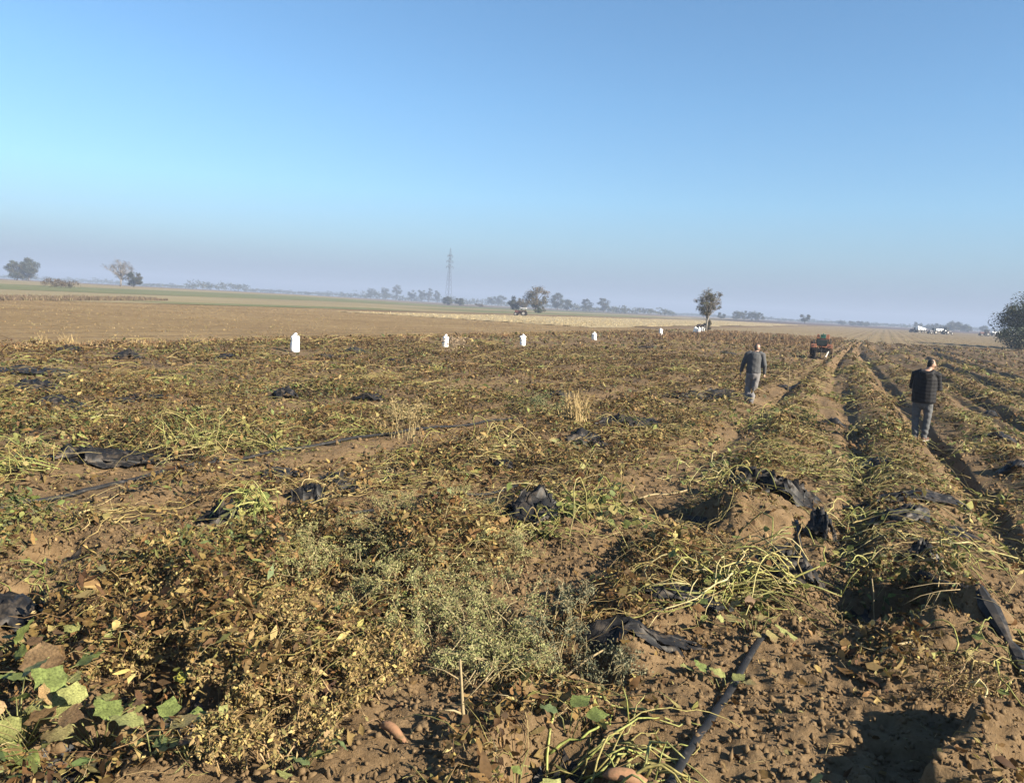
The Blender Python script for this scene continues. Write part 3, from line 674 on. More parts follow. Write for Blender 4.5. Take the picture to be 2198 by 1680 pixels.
# ------------------------------------------------------------------ vines: heaps of pulled sweet potato plants
YG = [(0.22, 0.21, 0.06), (0.30, 0.22, 0.09), (0.34, 0.33, 0.09), (0.42, 0.37, 0.14), (0.27, 0.28, 0.08), (0.48, 0.41, 0.20), (0.36, 0.28, 0.11)]
GR = [(0.24, 0.27, 0.07), (0.32, 0.34, 0.10), (0.38, 0.37, 0.13), (0.28, 0.24, 0.08)]
DRY = [(0.40, 0.30, 0.12), (0.34, 0.26, 0.10), (0.48, 0.38, 0.18)]
def heart(n=6, lobes=False):
    """outline of a broad leaf, folded along its rib, with a short tip"""
    pts = []
    for i in range(n + 1):
        t = i / n
        w = math.sin(math.pi * min(1, t * 1.02) ** 0.62) * (0.52 if not lobes else 0.48 + 0.09 * math.cos(t * 15))
        pts.append((w, t))
    V = []; F = []
    for i, (w, t) in enumerate(pts):
        yy = t - (0.14 * (1 - t * 4) if t < 0.25 else 0)
        V += [(0, t, -0.10 * t * t), (w, yy, 0.10 * w - 0.14 * t * t + 0.05 * math.sin(i * 2.2)), (-w, yy, 0.13 * w - 0.14 * t * t + 0.05 * math.cos(i * 2.7))]
    for i in range(n):
        a, b = 3 * i, 3 * (i + 1)
        F += [(a, a + 1, b + 1), (a, b + 1, b), (a, b + 2, a + 2), (a, b, b + 2)]
    return V, F
_leaf_cache = {}
def leaf_mesh(col, lobes=False, name='leaf', tip=None):
    key = (tuple(np.round(col, 2)), lobes)
    if key not in _leaf_cache:
        V, F = heart(7 if lobes else 5, lobes)
        r_ = random.Random(str(key))
        C = [tuple(c * q_ for c in col) for q_ in [0.70 + 0.55 * r_.random() for _ in V]]
        if tip:
            C = [tuple(np.array(c) * (1 - min(1, max(0, v[1] - 0.45 + abs(v[0]) * 0.6) * 1.6)) + np.array(tip) * min(1, max(0, v[1] - 0.45 + abs(v[0]) * 0.6) * 1.6)) for c, v in zip(C, V)]
        _leaf_cache[key] = raw_mesh(name, np.array(V), np.array(F), M_BLEAF, np.array(C), smooth=True)
    return _leaf_cache[key]
def place_leaf(parent, loc, size, rx, rz, col, lobes=False, ry=0.0, tip=None):
    o = obj('leaf', leaf_mesh(col, lobes, tip=tip), parent, loc)
    o.rotation_euler = (rx, ry, rz); o.scale = (size, size, size)
    return o
LEAFC = [(0.24, 0.27, 0.08), (0.34, 0.32, 0.10), (0.17, 0.21, 0.065), (0.42, 0.35, 0.13), (0.30, 0.19, 0.07), (0.20, 0.11, 0.045)]
def stem_path(rng, r, hgt, lean, n=9, root=0.08):
    """a lax stem: starts inside the heap, wanders outward and sinks to the ground"""
    a = rng.rand() * 6.283 if lean is None else lean + rng.randn() * 0.6
    R = r * (0.35 + 0.95 * rng.rand()); h = hgt * (0.12 + 0.95 * rng.rand() ** 1.8)
    off = rng.randn(2) * root
    P = []
    x, y = off; an = a
    k1 = rng.randn() * 2.0; k2 = rng.randn() * 1.6; w1, w2 = rng.rand(2) * 6; zs = 0.15 + 0.7 * rng.rand(); zf = 2 + 5 * rng.rand()
    for i in range(n):
        t = i / (n - 1)
        z = h * (zs + (1 - zs) * math.sin(math.pi * min(1, t * 1.05))) * (1 - t ** 2.2) * (1 + 0.25 * math.sin(zf * t + w1)) + 0.02
        P.append((x, y, z, t))
        an = a + k1 * t * t + k2 * 0.5 * math.sin(t * 5 + w2) + rng.randn() * 0.28
        x += math.cos(an) * R / (n - 1); y += math.sin(an) * R / (n - 1)
    return P
def vine_heap(label, pos, r, hgt, nst, nlf, seed, lean=None, pal=YG, rad=0.0078, detail=True, group=None, name='sweet_potato_vine', lsize=0.07, lcols=LEAFC, root=0.08):
    rng = np.random.RandomState(seed)
    z0 = gz(*pos)
    root_o = empty(name, (pos[0], pos[1], z0), 0, label, 'vine plant', group)
    allm = MB(); ends = []
    for i in range(nst):
        P = stem_path(rng, r, hgt, lean, 12 if detail else 7, root)
        xs = np.array([p[0] for p in P]); ys = np.array([p[1] for p in P])
        gzv = ground_z(xs + pos[0], ys + pos[1]) - z0
        pts = [(p[0], p[1], max(p[2] + gzv[k] * p[3], gzv[k] + 0.012)) for k, p in enumerate(P)]
        rr = rad * (0.45 + 0.75 * rng.rand()); c = tuple(np.array(pal[rng.randint(len(pal))]) * (0.75 + 0.5 * rng.rand()))
        R = [rr * (1 - 0.6 * k / len(pts)) * (0.8 + 0.4 * rng.rand()) for k in range(len(pts))]
        m = MB() if detail else allm
        m.tube(pts, R, 6 if detail else 4, col=c)
        if detail and rng.rand() < 0.6:                   # a side shoot
            k = rng.randint(3, len(pts) - 3); b = Vector(pts[k]); d = Vector((rng.randn(), rng.randn(), 0.3)).normalized() * r * 0.25
            m.tube([b, b + d * 0.5 + Vector((0, 0, 0.03)), b + d - Vector((0, 0, 0.02))], [rr * 0.7, rr * 0.6, rr * 0.4], 5, col=c)
        if detail: m.build('stem', M_VINE, root_o, smooth=True, colored=True)
        ends += pts[3:]
    if not detail: tag(allm.build('stems', M_VINE, root_o, smooth=True, colored=True), kind='stuff')
    if detail:
        for i in range(int(nlf * 1.5) + 8):
            e = ends[rng.randint(len(ends))]
            c = lcols[rng.randint(len(lcols))]
            place_leaf(root_o, (e[0] + rng.randn() * 0.02, e[1] + rng.randn() * 0.02, e[2] + 0.01), lsize * (0.6 + 0.7 * rng.rand()), rng.randn() * 0.7 - 0.3, rng.rand() * 6.28, c, ry=rng.randn() * 0.5)
    elif nlf:
        E = np.array([ends[k] for k in rng.randint(0, len(ends), nlf)]) + rng.randn(nlf, 3) * [0.05, 0.05, 0.02]
        cc = np.array(lcols)[rng.randint(0, len(lcols), nlf)] * (0.7 + 0.6 * rng.rand(nlf, 1))
        v_, f_, c_ = scatter_mesh(E, lsize * (0.6 + 0.8 * rng.rand(nlf)), cc, LEAF2, 1.2, rng)
        tag(obj('foliage', raw_mesh('foliage', v_, f_, M_LEAF, c_), root_o), kind='stuff')
    return root_o
vine_heap('tall arching pulled vines with yellow stems over black film', gp(1690, 1285), 1.23, 0.65, 41, 26, 101, 2.9, lsize=0.085)
vine_heap('long yellow stems trailing from the arching heap towards dark weeds', gp(1500, 1305), 1.0, 0.40, 26, 14, 124, 3.3, rad=0.008, root=0.15)
vine_heap('yellow vine stems fanning down from the arching heap', gp(1560, 1300), 0.93, 0.46, 28, 10, 102, 0.4)
vine_heap('leafy green vine heap beside the grey film bulge', gp(1270, 1130), 0.93, 0.58, 41, 110, 103, None, lsize=0.09, lcols=LEAFC[:4], root=0.3)
vine_heap('vines looping in front of the grey film bulge', gp(1160, 1165), 0.74, 0.34, 22, 14, 104, None)
vine_heap('vine stems hooked over the large film heap', gp(1600, 1090), 0.81, 0.58, 26, 8, 105, 3.0, root=0.2)
vine_heap('matted yellow green vines on the row behind the film heap', gp(1760, 1010), 1.30, 0.40, 54, 30, 106, -0.5, root=0.4)
vine_heap('vines spilling beside the shiny film bundle', gp(1800, 1110), 0.86, 0.31, 35, 10, 107, -0.3, root=0.25)
vine_heap('low pale vines on the row near the small film tent', gp(1990, 1205), 0.99, 0.28, 35, 8, 108, None, root=0.3)
vine_heap('green vine stems at the foot of the rootless stalk', gp(1860, 1210), 0.56, 0.24, 13, 6, 109, None, GR)
vine_heap('thick fresh green vines sprawling by the orange tuber', gp(1250, 1655), 0.93, 0.34, 26, 14, 110, 0.1, GR, 0.0085, lsize=0.08, root=0.2)
vine_heap('light green bunched stems by the left hose end', gp(70, 1030), 1.16, 0.43, 39, 18, 111, 3.1, GR, root=0.2)
vine_heap('domed green vine heap above the long hose', gp(430, 970), 1.30, 0.55, 65, 60, 112, None, YG + GR, root=0.35, lsize=0.08)
vine_heap('drooping green vines beside the upright black film', gp(570, 1110), 0.75, 0.36, 28, 16, 113, 3.6, GR, lsize=0.1)
vine_heap('loose yellow vines near the bare soil patch', gp(820, 1050), 0.99, 0.28, 26, 10, 114, 0.8, YG)
vine_heap('green vines leaning left of the dry seeded weed', gp(790, 935), 1.16, 0.40, 35, 16, 115, 3.5, GR, root=0.2)
vine_heap('wiry looping vines with a brown tangle behind the weeds', gp(1040, 985), 1.05, 0.65, 35, 8, 116, None, YG + DRY, root=0.3)
vine_heap('vines draped over the flat black film', gp(1330, 935), 1.11, 0.39, 39, 14, 117, None, root=0.4)
vine_heap('small vine bundle lying on top of leaf litter', gp(1500, 1030), 0.86, 0.50, 32, 30, 118, None, root=0.3, lcols=LEAFC[:4])
vine_heap('yellow green leafy vine clump behind the film heap', gp(1640, 915), 1.23, 0.54, 41, 60, 119, None, root=0.35, lcols=LEAFC[:4], lsize=0.09)
vine_heap('pale stems along the bottom of the film strip', gp(2150, 1470), 0.62, 0.24, 19, 4, 120, None, root=0.15)
vine_heap('dry straw coloured stems lying left of the long hose', gp(180, 1110), 1.11, 0.15, 22, 0, 121, -0.1, DRY, root=0.2)
vine_heap('brown dry vines against the upright black film', gp(700, 1065), 0.99, 0.31, 28, 8, 122, None, DRY, root=0.25)
vine_heap('green stem trailing over the bottom left film', gp(90, 1265), 0.99, 0.24, 10, 4, 123, 3.0, GR)
_rv = random.Random(4)
k = 0
for (px, py) in [(300, 905), (150, 900), (560, 830), (660, 835), (720, 845), (860, 830), (480, 905), (30, 880), (600, 910), (980, 850), (1180, 890), (1400, 870), (1450, 940), (1560, 990), (1000, 1010), (250, 960), (920, 800), (690, 790), (450, 765), (550, 770),
                 (760, 800), (1120, 790), (1480, 800), (1560, 830), (1330, 800), (1240, 770), (1700, 900), (1780, 850), (1740, 940), (1900, 930), (1960, 1040), (2060, 900), (2120, 850), (2160, 930), (1900, 850), (1980, 830), (1830, 800), (1700, 790), (1650, 1000),
                 (1880, 1060), (2130, 1100), (2060, 1060), (2170, 1180), (2100, 970), (880, 990), (560, 960), (350, 830), (200, 840), (80, 780), (1040, 740), (1880, 780), (2000, 780), (2100, 800), (2180, 820), (1920, 760)]:
    p = gp(px + _rv.uniform(-8, 8), py); d = math.hypot(*p)
    vine_heap('small heap of pulled yellow green vines ' + beside(p), p, 0.7 + 0.018 * d * _rv.uniform(0.6, 1.2), 0.18 + 0.003 * d, 24, 110, 300 + k, None, [tuple(0.8 * q for q in c) for c in YG + DRY + DRY], 0.005 + 0.0003 * d, False, 'vine heaps ' + beside(p), lsize=0.08 + 0.002 * d, root=0.3)
    k += 1

# ------------------------------------------------------------------ weeds, dry plants, tubers
GREY_GREEN = [(0.31, 0.32, 0.125), (0.39, 0.38, 0.16), (0.26, 0.285, 0.105), (0.42, 0.39, 0.18), (0.32, 0.32, 0.14)]
TAN = [(0.38, 0.27, 0.11), (0.28, 0.19, 0.08), (0.47, 0.36, 0.16), (0.19, 0.12, 0.05), (0.32, 0.28, 0.10), (0.50, 0.38, 0.13)]
DARKW = [(0.15, 0.17, 0.10), (0.22, 0.22, 0.13), (0.27, 0.25, 0.15)]
def weed(label, pos, r, h, nb, per, seed, pal, lean=(0, 0), group=None, lsize=0.016, stemcol=(0.36, 0.29, 0.15), name='seeded_weed'):
    rng = np.random.RandomState(seed)
    z0 = gz(*pos)
    root = empty(name, (pos[0], pos[1], z0), 0, label, 'weed', group)
    st = MB(); L = []
    for i in range(nb):
        a = rng.rand() * 6.283; rr = r * (0.25 + 0.85 * rng.rand() ** 0.7); hh = h * (0.45 + 0.6 * rng.rand())
        e = np.array([math.cos(a) * rr + lean[0], math.sin(a) * rr + lean[1], hh]); m1 = e * np.array([0.35, 0.35, 0.62]) + rng.randn(3) * 0.02
        b0 = np.array([math.cos(a), math.sin(a), 0]) * rr * 0.45 * rng.rand() + np.array([rng.randn(), rng.randn(), 0]) * r * 0.25; m1 = m1 + b0 * [0.6, 0.6, 0]
        pts = [b0, (m1 + b0) * 0.5 + [0, 0, 0.01], m1, (m1 + e) / 2 + rng.randn(3) * 0.012, e]
        st.tube(pts, [0.005, 0.0045, 0.004, 0.003, 0.0015], 4, col=stemcol)
        for q in range(4):                                  # side sprays
            t = 0.35 + 0.6 * rng.rand(); b = np.array(pts[2]) * (1 - t) + e * t
            d = rng.randn(3) * [1, 1, 0.5]; d /= np.linalg.norm(d); d *= r * (0.15 + 0.25 * rng.rand())
            st.tube([b, b + d * 0.55 + [0, 0, 0.012], b + d], [0.0022, 0.0018, 0.001], 3, col=stemcol)
            tt = rng.rand(per // 5, 1); L.append(b + d * tt + rng.randn(per // 5, 3) * 0.012)
        tt = 0.15 + 0.85 * rng.rand(per // 4, 1); L.append(np.array(pts[2]) * (1 - tt) + e * tt + rng.randn(per // 4, 3) * 0.02)
    tag(st.build('stems', M_VINE, root, colored=True), kind='stuff')
    P = np.concatenate(L); n = len(P)
    gl = ground_z(P[:, 0] + pos[0], P[:, 1] + pos[1]) - z0
    P[:, 2] = np.maximum(P[:, 2], gl + 0.015)
    cc = np.array(pal)[rng.randint(0, len(pal), n)] * (0.7 + 0.6 * rng.rand(n, 1))
    v_, f_, c_ = scatter_mesh(P, lsize * (0.6 + 1.0 * rng.rand(n)), cc, LEAF2, 1.5, rng, 0.4)
    tag(obj('foliage', raw_mesh('foliage', v_, f_, M_LEAF, c_), root), kind='stuff')
    return root
s = 500
for (px, py) in [(760, 1190), (830, 1160), (900, 1130), (960, 1150), (880, 1210), (800, 1250), (930, 1240), (1000, 1210), (860, 1290), (960, 1310), (780, 1320), (1040, 1280), (700, 1230), (1000, 1380), (900, 1370), (1060, 1400), (1010, 1120), (1100, 1350), (720, 1150), (660, 1190), (840, 1100), (960, 1090), (640, 1260), (1080, 1210), (1110, 1440), (940, 1440), (1040, 1470)]:
    weed('grey green seeded weed in the wide weed patch', gp(px, py), 0.36, 0.28, 14, 100, s, GREY_GREEN, group='grey green weeds of the patch'); s += 1
for (px, py) in [(620, 1300), (540, 1340), (660, 1390), (580, 1430), (490, 1400), (700, 1460), (760, 1420), (610, 1500), (520, 1500), (680, 1540), (420, 1330), (460, 1250), (560, 1250), (830, 1460), (320, 1270), (380, 1420), (740, 1530), (600, 1580), (450, 1580), (300, 1350), (250, 1430), (520, 1640), (620, 1650)]:
    weed('dried tan weed with crisp small leaves left of the patch', gp(px, py), 0.34, 0.22, 13, 70, s, TAN, group='dried tan weeds', lsize=0.026, stemcol=(0.36, 0.24, 0.11)); s += 1
for (px, py) in [(1180, 1400), (1250, 1420), (1310, 1440), (1220, 1360)]:
    weed('dark seeded weed leaning over a black hollow', gp(px, py), 0.26, 0.34, 13, 85, s, DARKW, group='dark weeds over the hollow', lsize=0.015); s += 1
for (px, py) in [(2080, 1480), (2130, 1500), (2040, 1510)]:
    weed('matted brown root tangle below the film strip', gp(px, py), 0.26, 0.12, 12, 60, s, TAN, group='brown root tangles', lsize=0.012, stemcol=(0.34, 0.22, 0.11), name='root_tangle'); s += 1
weed('tall dry straw coloured weed with branching seed heads by the hose', gp(870, 950), 0.55, 0.75, 22, 70, s, [(0.46, 0.36, 0.18), (0.40, 0.30, 0.14)], lsize=0.028, stemcol=(0.50, 0.40, 0.2))
weed('small pink dried weed before the second standing sack', gp(968, 762), 0.7, 0.9, 14, 40, s + 1, [(0.42, 0.32, 0.22), (0.5, 0.38, 0.25)], lsize=0.06, stemcol=(0.5, 0.38, 0.26))
weed('dark green bushy weed beside the dry grass tuft', gp(1170, 890), 0.6, 0.45, 18, 60, s + 2, [(0.12, 0.15, 0.06), (0.18, 0.20, 0.09)], lsize=0.035)

def grass_tuft(label, pos, r, h, n, seed, col=(0.52, 0.38, 0.17), name='dry_grass_tuft'):
    rng = np.random.RandomState(seed); m = MB(); z0 = gz(*pos)
    for i in range(n):
        a = rng.rand() * 6.283; b = np.array([rng.randn() * r * 0.35, rng.randn() * r * 0.35, 0]); hh = h * (0.4 + 0.7 * rng.rand())
        e = b + [math.cos(a) * r * 0.6 * rng.rand(), math.sin(a) * r * 0.6 * rng.rand(), hh]
        c = tuple(np.array(col) * (0.7 + 0.5 * rng.rand()))
        m.tube([b, (b + e) / 2 + [0, 0, 0.05 * h], e], [0.008, 0.007, 0.002], 3, col=c)
    return tag(m.build(name, M_VINE, None, (pos[0], pos[1], z0), colored=True), label, 'grass tuft')
grass_tuft('upright tan dry grass tuft among the leaves', gp(1232, 912), 0.40, 0.68, 110, 1)
grass_tuft('short pale grass tuft at the edge of the brown field', gp(95, 745), 0.4, 0.45, 40, 2)
grass_tuft('sparse pale grass blades above the row edge near the film ball', gp(150, 740), 0.5, 0.45, 30, 3)

def stalk(name, label, pos, paths, mat, cat='branch'):
    z0 = gz(*pos); m = MB()
    for pts, r0, r1 in paths:
        n = len(pts); m.tube(pts, [r0 + (r1 - r0) * i / (n - 1) for i in range(n)], 6)
    return tag(m.build(name, mat, None, (pos[0], pos[1], z0), smooth=True), label, cat)
stalk('forked_branch', 'bleached forked branch standing in the dark weeds', gp(990, 1585), [([(0.02, 0, -0.05), (0, 0.02, 0.08), (-0.01, 0.03, 0.17), (-0.02, 0.04, 0.27), (-0.03, 0.05, 0.36)], 0.012, 0.006), ([(0, 0.02, 0.05), (-0.05, 0, 0.08), (-0.10, -0.02, 0.09)], 0.008, 0.005), ([(-0.015, 0.035, 0.20), (0.03, 0.04, 0.25), (0.06, 0.05, 0.30)], 0.006, 0.003), ([(0, 0.02, 0.12), (0.08, 0.05, 0.2), (0.17, 0.08, 0.30)], 0.004, 0.002), ([(-0.02, 0.04, 0.24), (-0.12, 0.05, 0.29), (-0.25, 0.06, 0.31)], 0.004, 0.002)], M_STALK)
stalk('bare_stalk', 'thin upright pale stalk rising from the black trench', gp(1883, 1305), [([(0.03, 0, -0.02), (0.01, 0.02, 0.15), (-0.02, 0.02, 0.3), (-0.03, 0.03, 0.45), (-0.05, 0.05, 0.58)], 0.009, 0.005), ([(0.01, 0.02, 0.08), (0.05, 0, 0.16)], 0.005, 0.002)], M_STALK)
stalk('bare_stalk', 'slanting bare branch over the dark weeds', gp(1180, 1450), [([(0, 0, 0.10), (0.25, 0.2, 0.22), (0.45, 0.35, 0.28)], 0.010, 0.006)], M_STALK)
stalk('bare_stalk', 'bent straw stalk standing beside the walking man', gp(1690, 840), [([(0, 0, 0), (0.02, 0, 0.6), (0.0, 0, 1.0), (-0.25, 0, 0.75), (-0.4, 0, 0.5)], 0.014, 0.010)], M_STALK)
stalk('root_fan', 'bare fine roots hanging over the trench mouth', gp(2005, 1385), [([(0.15, 0, 0.16), (0, 0.0, 0.14), (-0.16, -0.02, 0.10), (-0.30, -0.03, 0.02)], 0.0033, 0.0012), ([(0.15, 0.02, 0.2), (-0.05, 0.02, 0.19), (-0.22, 0, 0.16), (-0.32, 0, 0.13)], 0.0028, 0.0012), ([(0, 0, 0.14), (-0.05, -0.03, 0.06), (-0.08, -0.04, 0.0)], 0.0022, 0.0009), ([(-0.08, -0.01, 0.12), (-0.12, -0.04, 0.05)], 0.0017, 0.0006), ([(0.2, -0.1, 0.14), (0.32, -0.16, 0.13), (0.42, -0.26, 0.06)], 0.0033, 0.0018)], M_STALK, 'roots')
stalk('bare_stalk', 'pale broken stem lying across the trench edge', gp(1925, 1425), [([(-0.14, -0.05, 0.02), (0, 0, 0.05), (0.15, 0.05, 0.06)], 0.010, 0.009)], M_STALK)

def tuber(label, pos, L, r, rz, seed):
    rng = random.Random(seed); m = MB(); n = 9; pts = []; R = []
    for i in range(n):
        t = i / (n - 1); pts.append((L * (t - 0.5), 0.05 * math.sin(t * 3 + seed) * L, 0.02 * math.sin(t * 5)))
        R.append(r * (0.12 + math.sin(math.pi * t ** 0.75) ** 0.8) * (0.9 + 0.2 * rng.random()))
    m.tube(pts, R, 9)
    o = m.build('sweet_potato', M_TUBER, None, (pos[0], pos[1], gz(*pos) + r * 0.7), smooth=True)
    o.rotation_euler = (0, 0.05, rz); return tag(o, label, 'tuber')
tuber('slim orange sweet potato on bare soil beside the forked branch', gp(845, 1597), 0.24, 0.026, -0.55, 1)
tuber('large orange sweet potato under the fresh green vines', gp(1350, 1684), 0.28, 0.036, 0.1, 2)
tuber('orange sweet potato root beside the large tuber', gp(1225, 1668), 0.34, 0.018, -0.1, 3)

def broad_weed(label, pos, leaves, seed, name='broad_leaved_weed'):
    z0 = gz(*pos); root = empty(name, (pos[0], pos[1], z0), 0, label, 'weed')
    for i, (dx, dy, dz, sz, rx, ry, rz, c, tip) in enumerate(leaves):
        dz += 0.06
        lf = place_leaf(root, (dx, dy, dz), sz, rx, rz, c, True, ry, tip)
        m = MB(); m.tube([(dx * 0.15, dy * 0.15, -0.02), (dx * 0.5, dy * 0.5, dz * 0.75), (dx, dy, dz)], [0.004, 0.0035, 0.003], 5, col=(0.22, 0.22, 0.08))
        m.build('stem', M_VINE, root, smooth=True, colored=True)
    return root
GRN, BRN, YEL, PALEG, DBR = (0.22, 0.27, 0.08), (0.25, 0.165, 0.085), (0.36, 0.31, 0.13), (0.33, 0.34, 0.12), (0.16, 0.10, 0.055)
broad_weed('broad leaved weed with green and rusty leaves spreading over black hollow', gp(130, 1650), [
    (-0.16, 0.05, 0.20, 0.26, 0.5, 0.1, 1.9, GRN, None), (-0.30, 0.14, 0.26, 0.22, 0.3, -0.2, 1.2, PALEG, None), (0.12, 0.06, 0.16, 0.22, -0.5, 0.1, -0.3, YEL, BRN),
    (0.20, -0.02, 0.10, 0.18, 0.2, 0.3, -1.6, YEL, DBR), (-0.02, -0.12, 0.14, 0.24, 0.2, 0.2, -2.6, BRN, DBR), (-0.22, -0.08, 0.14, 0.22, 0.1, 0.1, 2.6, BRN, None), (0.04, 0.18, 0.12, 0.16, 0.5, 0, 0.2, DBR, None), (0.12, 0.2, 0.10, 0.15, 0.6, 0, -0.6, PALEG, None)], 1)
broad_weed('broad leaved weed with drooping rust brown leaves', gp(95, 1480), [
    (-0.02, 0.02, 0.26, 0.24, -0.9, 0.2, 3.4, BRN, None), (0.08, 0.04, 0.24, 0.22, -0.9, -0.2, 2.6, (0.36, 0.22, 0.10), BRN), (0.22, -0.02, 0.18, 0.15, 0.5, 0, -1.0, GRN, None), (0.18, -0.08, 0.12, 0.13, 0.3, 0.2, -2.0, PALEG, None), (-0.06, -0.10, 0.12, 0.14, 0.4, 0, 2.2, GRN, YEL)], 2)
broad_weed('low broad leaved weed with yellow green leaf blades', gp(330, 1665), [
    (-0.08, 0.02, 0.10, 0.16, 0.3, 0.1, 1.6, PALEG, None), (0.08, 0.04, 0.08, 0.14, 0.3, -0.1, -0.8, YEL, None), (0.02, 0.10, 0.10, 0.12, 0.6, 0, 0.1, GRN, None), (0.16, -0.03, 0.06, 0.12, 0.2, 0, -1.9, DBR, None)], 3)
broad_weed('single bright yellow leaf on a thin weed', gp(385, 1500), [(0.0, 0.0, 0.12, 0.075, 1.1, 0, 0.1, (0.52, 0.50, 0.09), None), (0.03, 0.02, 0.15, 0.06, 1.0, 0.3, -0.8, GRN, None)], 4)
broad_weed('wilted green leaves by the flat hose', gp(1560, 1470), [
    (-0.02, 0.02, 0.05, 0.11, 0.4, 0, 1.0, PALEG, None), (0.05, 0.0, 0.04, 0.10, 0.3, 0, -1.0, PALEG, None), (-0.14, 0.06, 0.06, 0.11, 0.5, 0.2, 0.6, GRN, None), (-0.22, 0.10, 0.05, 0.10, 0.5, 0, 1.8, PALEG, None), (0.10, -0.05, 0.05, 0.09, 0.2, 0, -2.0, YEL, None)], 5)
broad_weed('green shaded leaves beside the big vine knot', gp(1220, 1590), [
    (0.02, 0.02, 0.12, 0.13, 0.3, 0, -0.9, GRN, None), (0.10, -0.03, 0.09, 0.12, 0.2, 0.2, -1.5, GRN, None), (-0.08, 0.02, 0.08, 0.10, 0.3, 0, 1.4, (0.16, 0.21, 0.09), None)], 6)

def leaf_clump(label, pos, n, r, h, seed, s0, s1, cols):
    rng = np.random.RandomState(seed); L = []
    for i in range(n):
        a = rng.rand() * 6.283; q = r * math.sqrt(rng.rand()); c = cols[rng.randint(len(cols))]
        L.append((math.cos(a) * q, math.sin(a) * q, h * (0.25 + 0.75 * rng.rand()), s0 + (s1 - s0) * rng.rand(), rng.randn() * 0.55, rng.randn() * 0.4, rng.rand() * 6.283, c, [None, BRN, DBR, YEL][rng.randint(4)]))
    return broad_weed(label, pos, L, seed)
ALLC = [GRN, PALEG, PALEG, YEL, BRN, (0.40, 0.26, 0.12), DBR, (0.17, 0.22, 0.09)]
leaf_clump('crowded broad leaved weed with pale green and brown leaves over hollow', gp(40, 1610), 22, 0.34, 0.20, 11, 0.06, 0.19, ALLC)
leaf_clump('broad leaved weed with curling brown edges beside tan weeds', gp(215, 1585), 16, 0.28, 0.14, 12, 0.05, 0.17, ALLC)
leaf_clump('patch of rusty and green weed leaves near the left film', gp(60, 1400), 14, 0.30, 0.18, 13, 0.07, 0.17, [BRN, DBR, GRN, (0.40, 0.26, 0.12), PALEG])
leaf_clump('small mixed weed leaves below the tan weeds', gp(420, 1650), 14, 0.30, 0.12, 14, 0.06, 0.13, ALLC)
leaf_clump('small green and brown weed leaves along the bottom soil', gp(640, 1665), 10, 0.28, 0.10, 15, 0.05, 0.11, ALLC)
leaf_clump('wilted weed leaves round the knot of fresh vines', gp(1110, 1650), 12, 0.30, 0.12, 16, 0.06, 0.12, [GRN, PALEG, DBR, BRN, (0.17, 0.22, 0.09)])
leaf_clump('yellowing leaves at the foot of the arching vines', gp(1620, 1360), 14, 0.34, 0.10, 17, 0.07, 0.13, [PALEG, YEL, YEL, DBR])
leaf_clump('green leaf patch next to the wide bare hose sand', gp(60, 960), 16, 0.5, 0.15, 18, 0.09, 0.16, [GRN, PALEG, YEL])
# ------------------------------------------------------------------ white sacks
def sack(label, pos, h, w, seed, lean=0.0, group=None, flip=1):
    rng = random.Random(seed)
    root = empty('potato_sack', (pos[0], pos[1], gz(*pos) - 0.03), rng.random() * 6, label, 'sack', group)
    m = MB(); n = 12; pts = []; R = []
    prof = [(0, 0.78), (0.03, 0.90), (0.12, 0.95), (0.20, 0.92), (0.30, 0.98), (0.40, 0.95), (0.52, 0.99), (0.61, 0.93), (0.66, 0.92), (0.72, 1.03), (0.79, 1.02), (0.85, 0.84), (0.885, 0.5), (0.905, 0.2), (0.92, 0.12)]
    for z, r in prof:
        pts.append((lean * z * z * h + 0.012 * rng.uniform(-1, 1), 0.012 * rng.uniform(-1, 1), z * h)); R.append(r * w / 2 * rng.uniform(0.96, 1.04))
    m.tube(pts, R, 14)
    for i, v in enumerate(m.v):
        a = math.atan2(v[1], v[0]); k = 1 + 0.07 * math.sin(2 * a + seed + v[2] * 5) + 0.05 * math.sin(5 * a + v[2] * 17)
        m.v[i] = (v[0] * k, v[1] * k * 0.86, v[2])
    m.build('bag', M_SACK, root, smooth=True)
    t = MB(); lx = lean * 0.81 * h
    t.tube([(lx, 0, 0.90 * h), (lx, 0, 0.925 * h), (lx - 0.01, 0.0, 0.955 * h), (lx - 0.03, 0.01, 1.0 * h)], [0.11 * w, 0.09 * w, 0.17 * w, 0.13 * w], 8, 1.2)
    t.build('tied_neck', M_SACK, root, smooth=True)
    s_ = MB(); s_.tube([(lx, 0, 0.908 * h), (lx, 0, 0.924 * h)], 0.12 * w, 8); s_.build('tie', M_STALK, root)
    return root
def px_h(px, pos): return px * (pos[1] * math.cos(PITCH)) / F_PX
for i, (x, yb, yt, lab) in enumerate([(633, 754, 716, 'broad full white sack standing upright on the row edge, largest of the standing sacks'), (956, 745, 718, 'white sack with grey creases half behind a small dried pink weed'),
                                       (1122, 740, 717, 'slim white sack standing straight on the row edge, dark weeds at its foot'), (1275, 729, 713, 'white sack with a pointed neck standing below the pale straw strip'), (1418, 719, 705, 'slightly leaning white sack standing next before the group of sacks under the tree')]):
    p = gp(x, yb); sack(lab, p, px_h(yb - yt, p) * 1.06, [0.43, 0.39, 0.40, 0.48, 0.46][i] * [1, 1, 1, 1, 1.05][i], 3 + i, [0.03, 0.05, 0.0, 0.02, 0.12][i])
for i, (x, yb) in enumerate([(1492, 714), (1500, 714.6), (1508, 713)]):
    sack('white sack in the small group at the foot of the lone tree', gp(x, yb), 0.8, 0.55, 20 + i, 0.05, 'sacks by the lone tree')

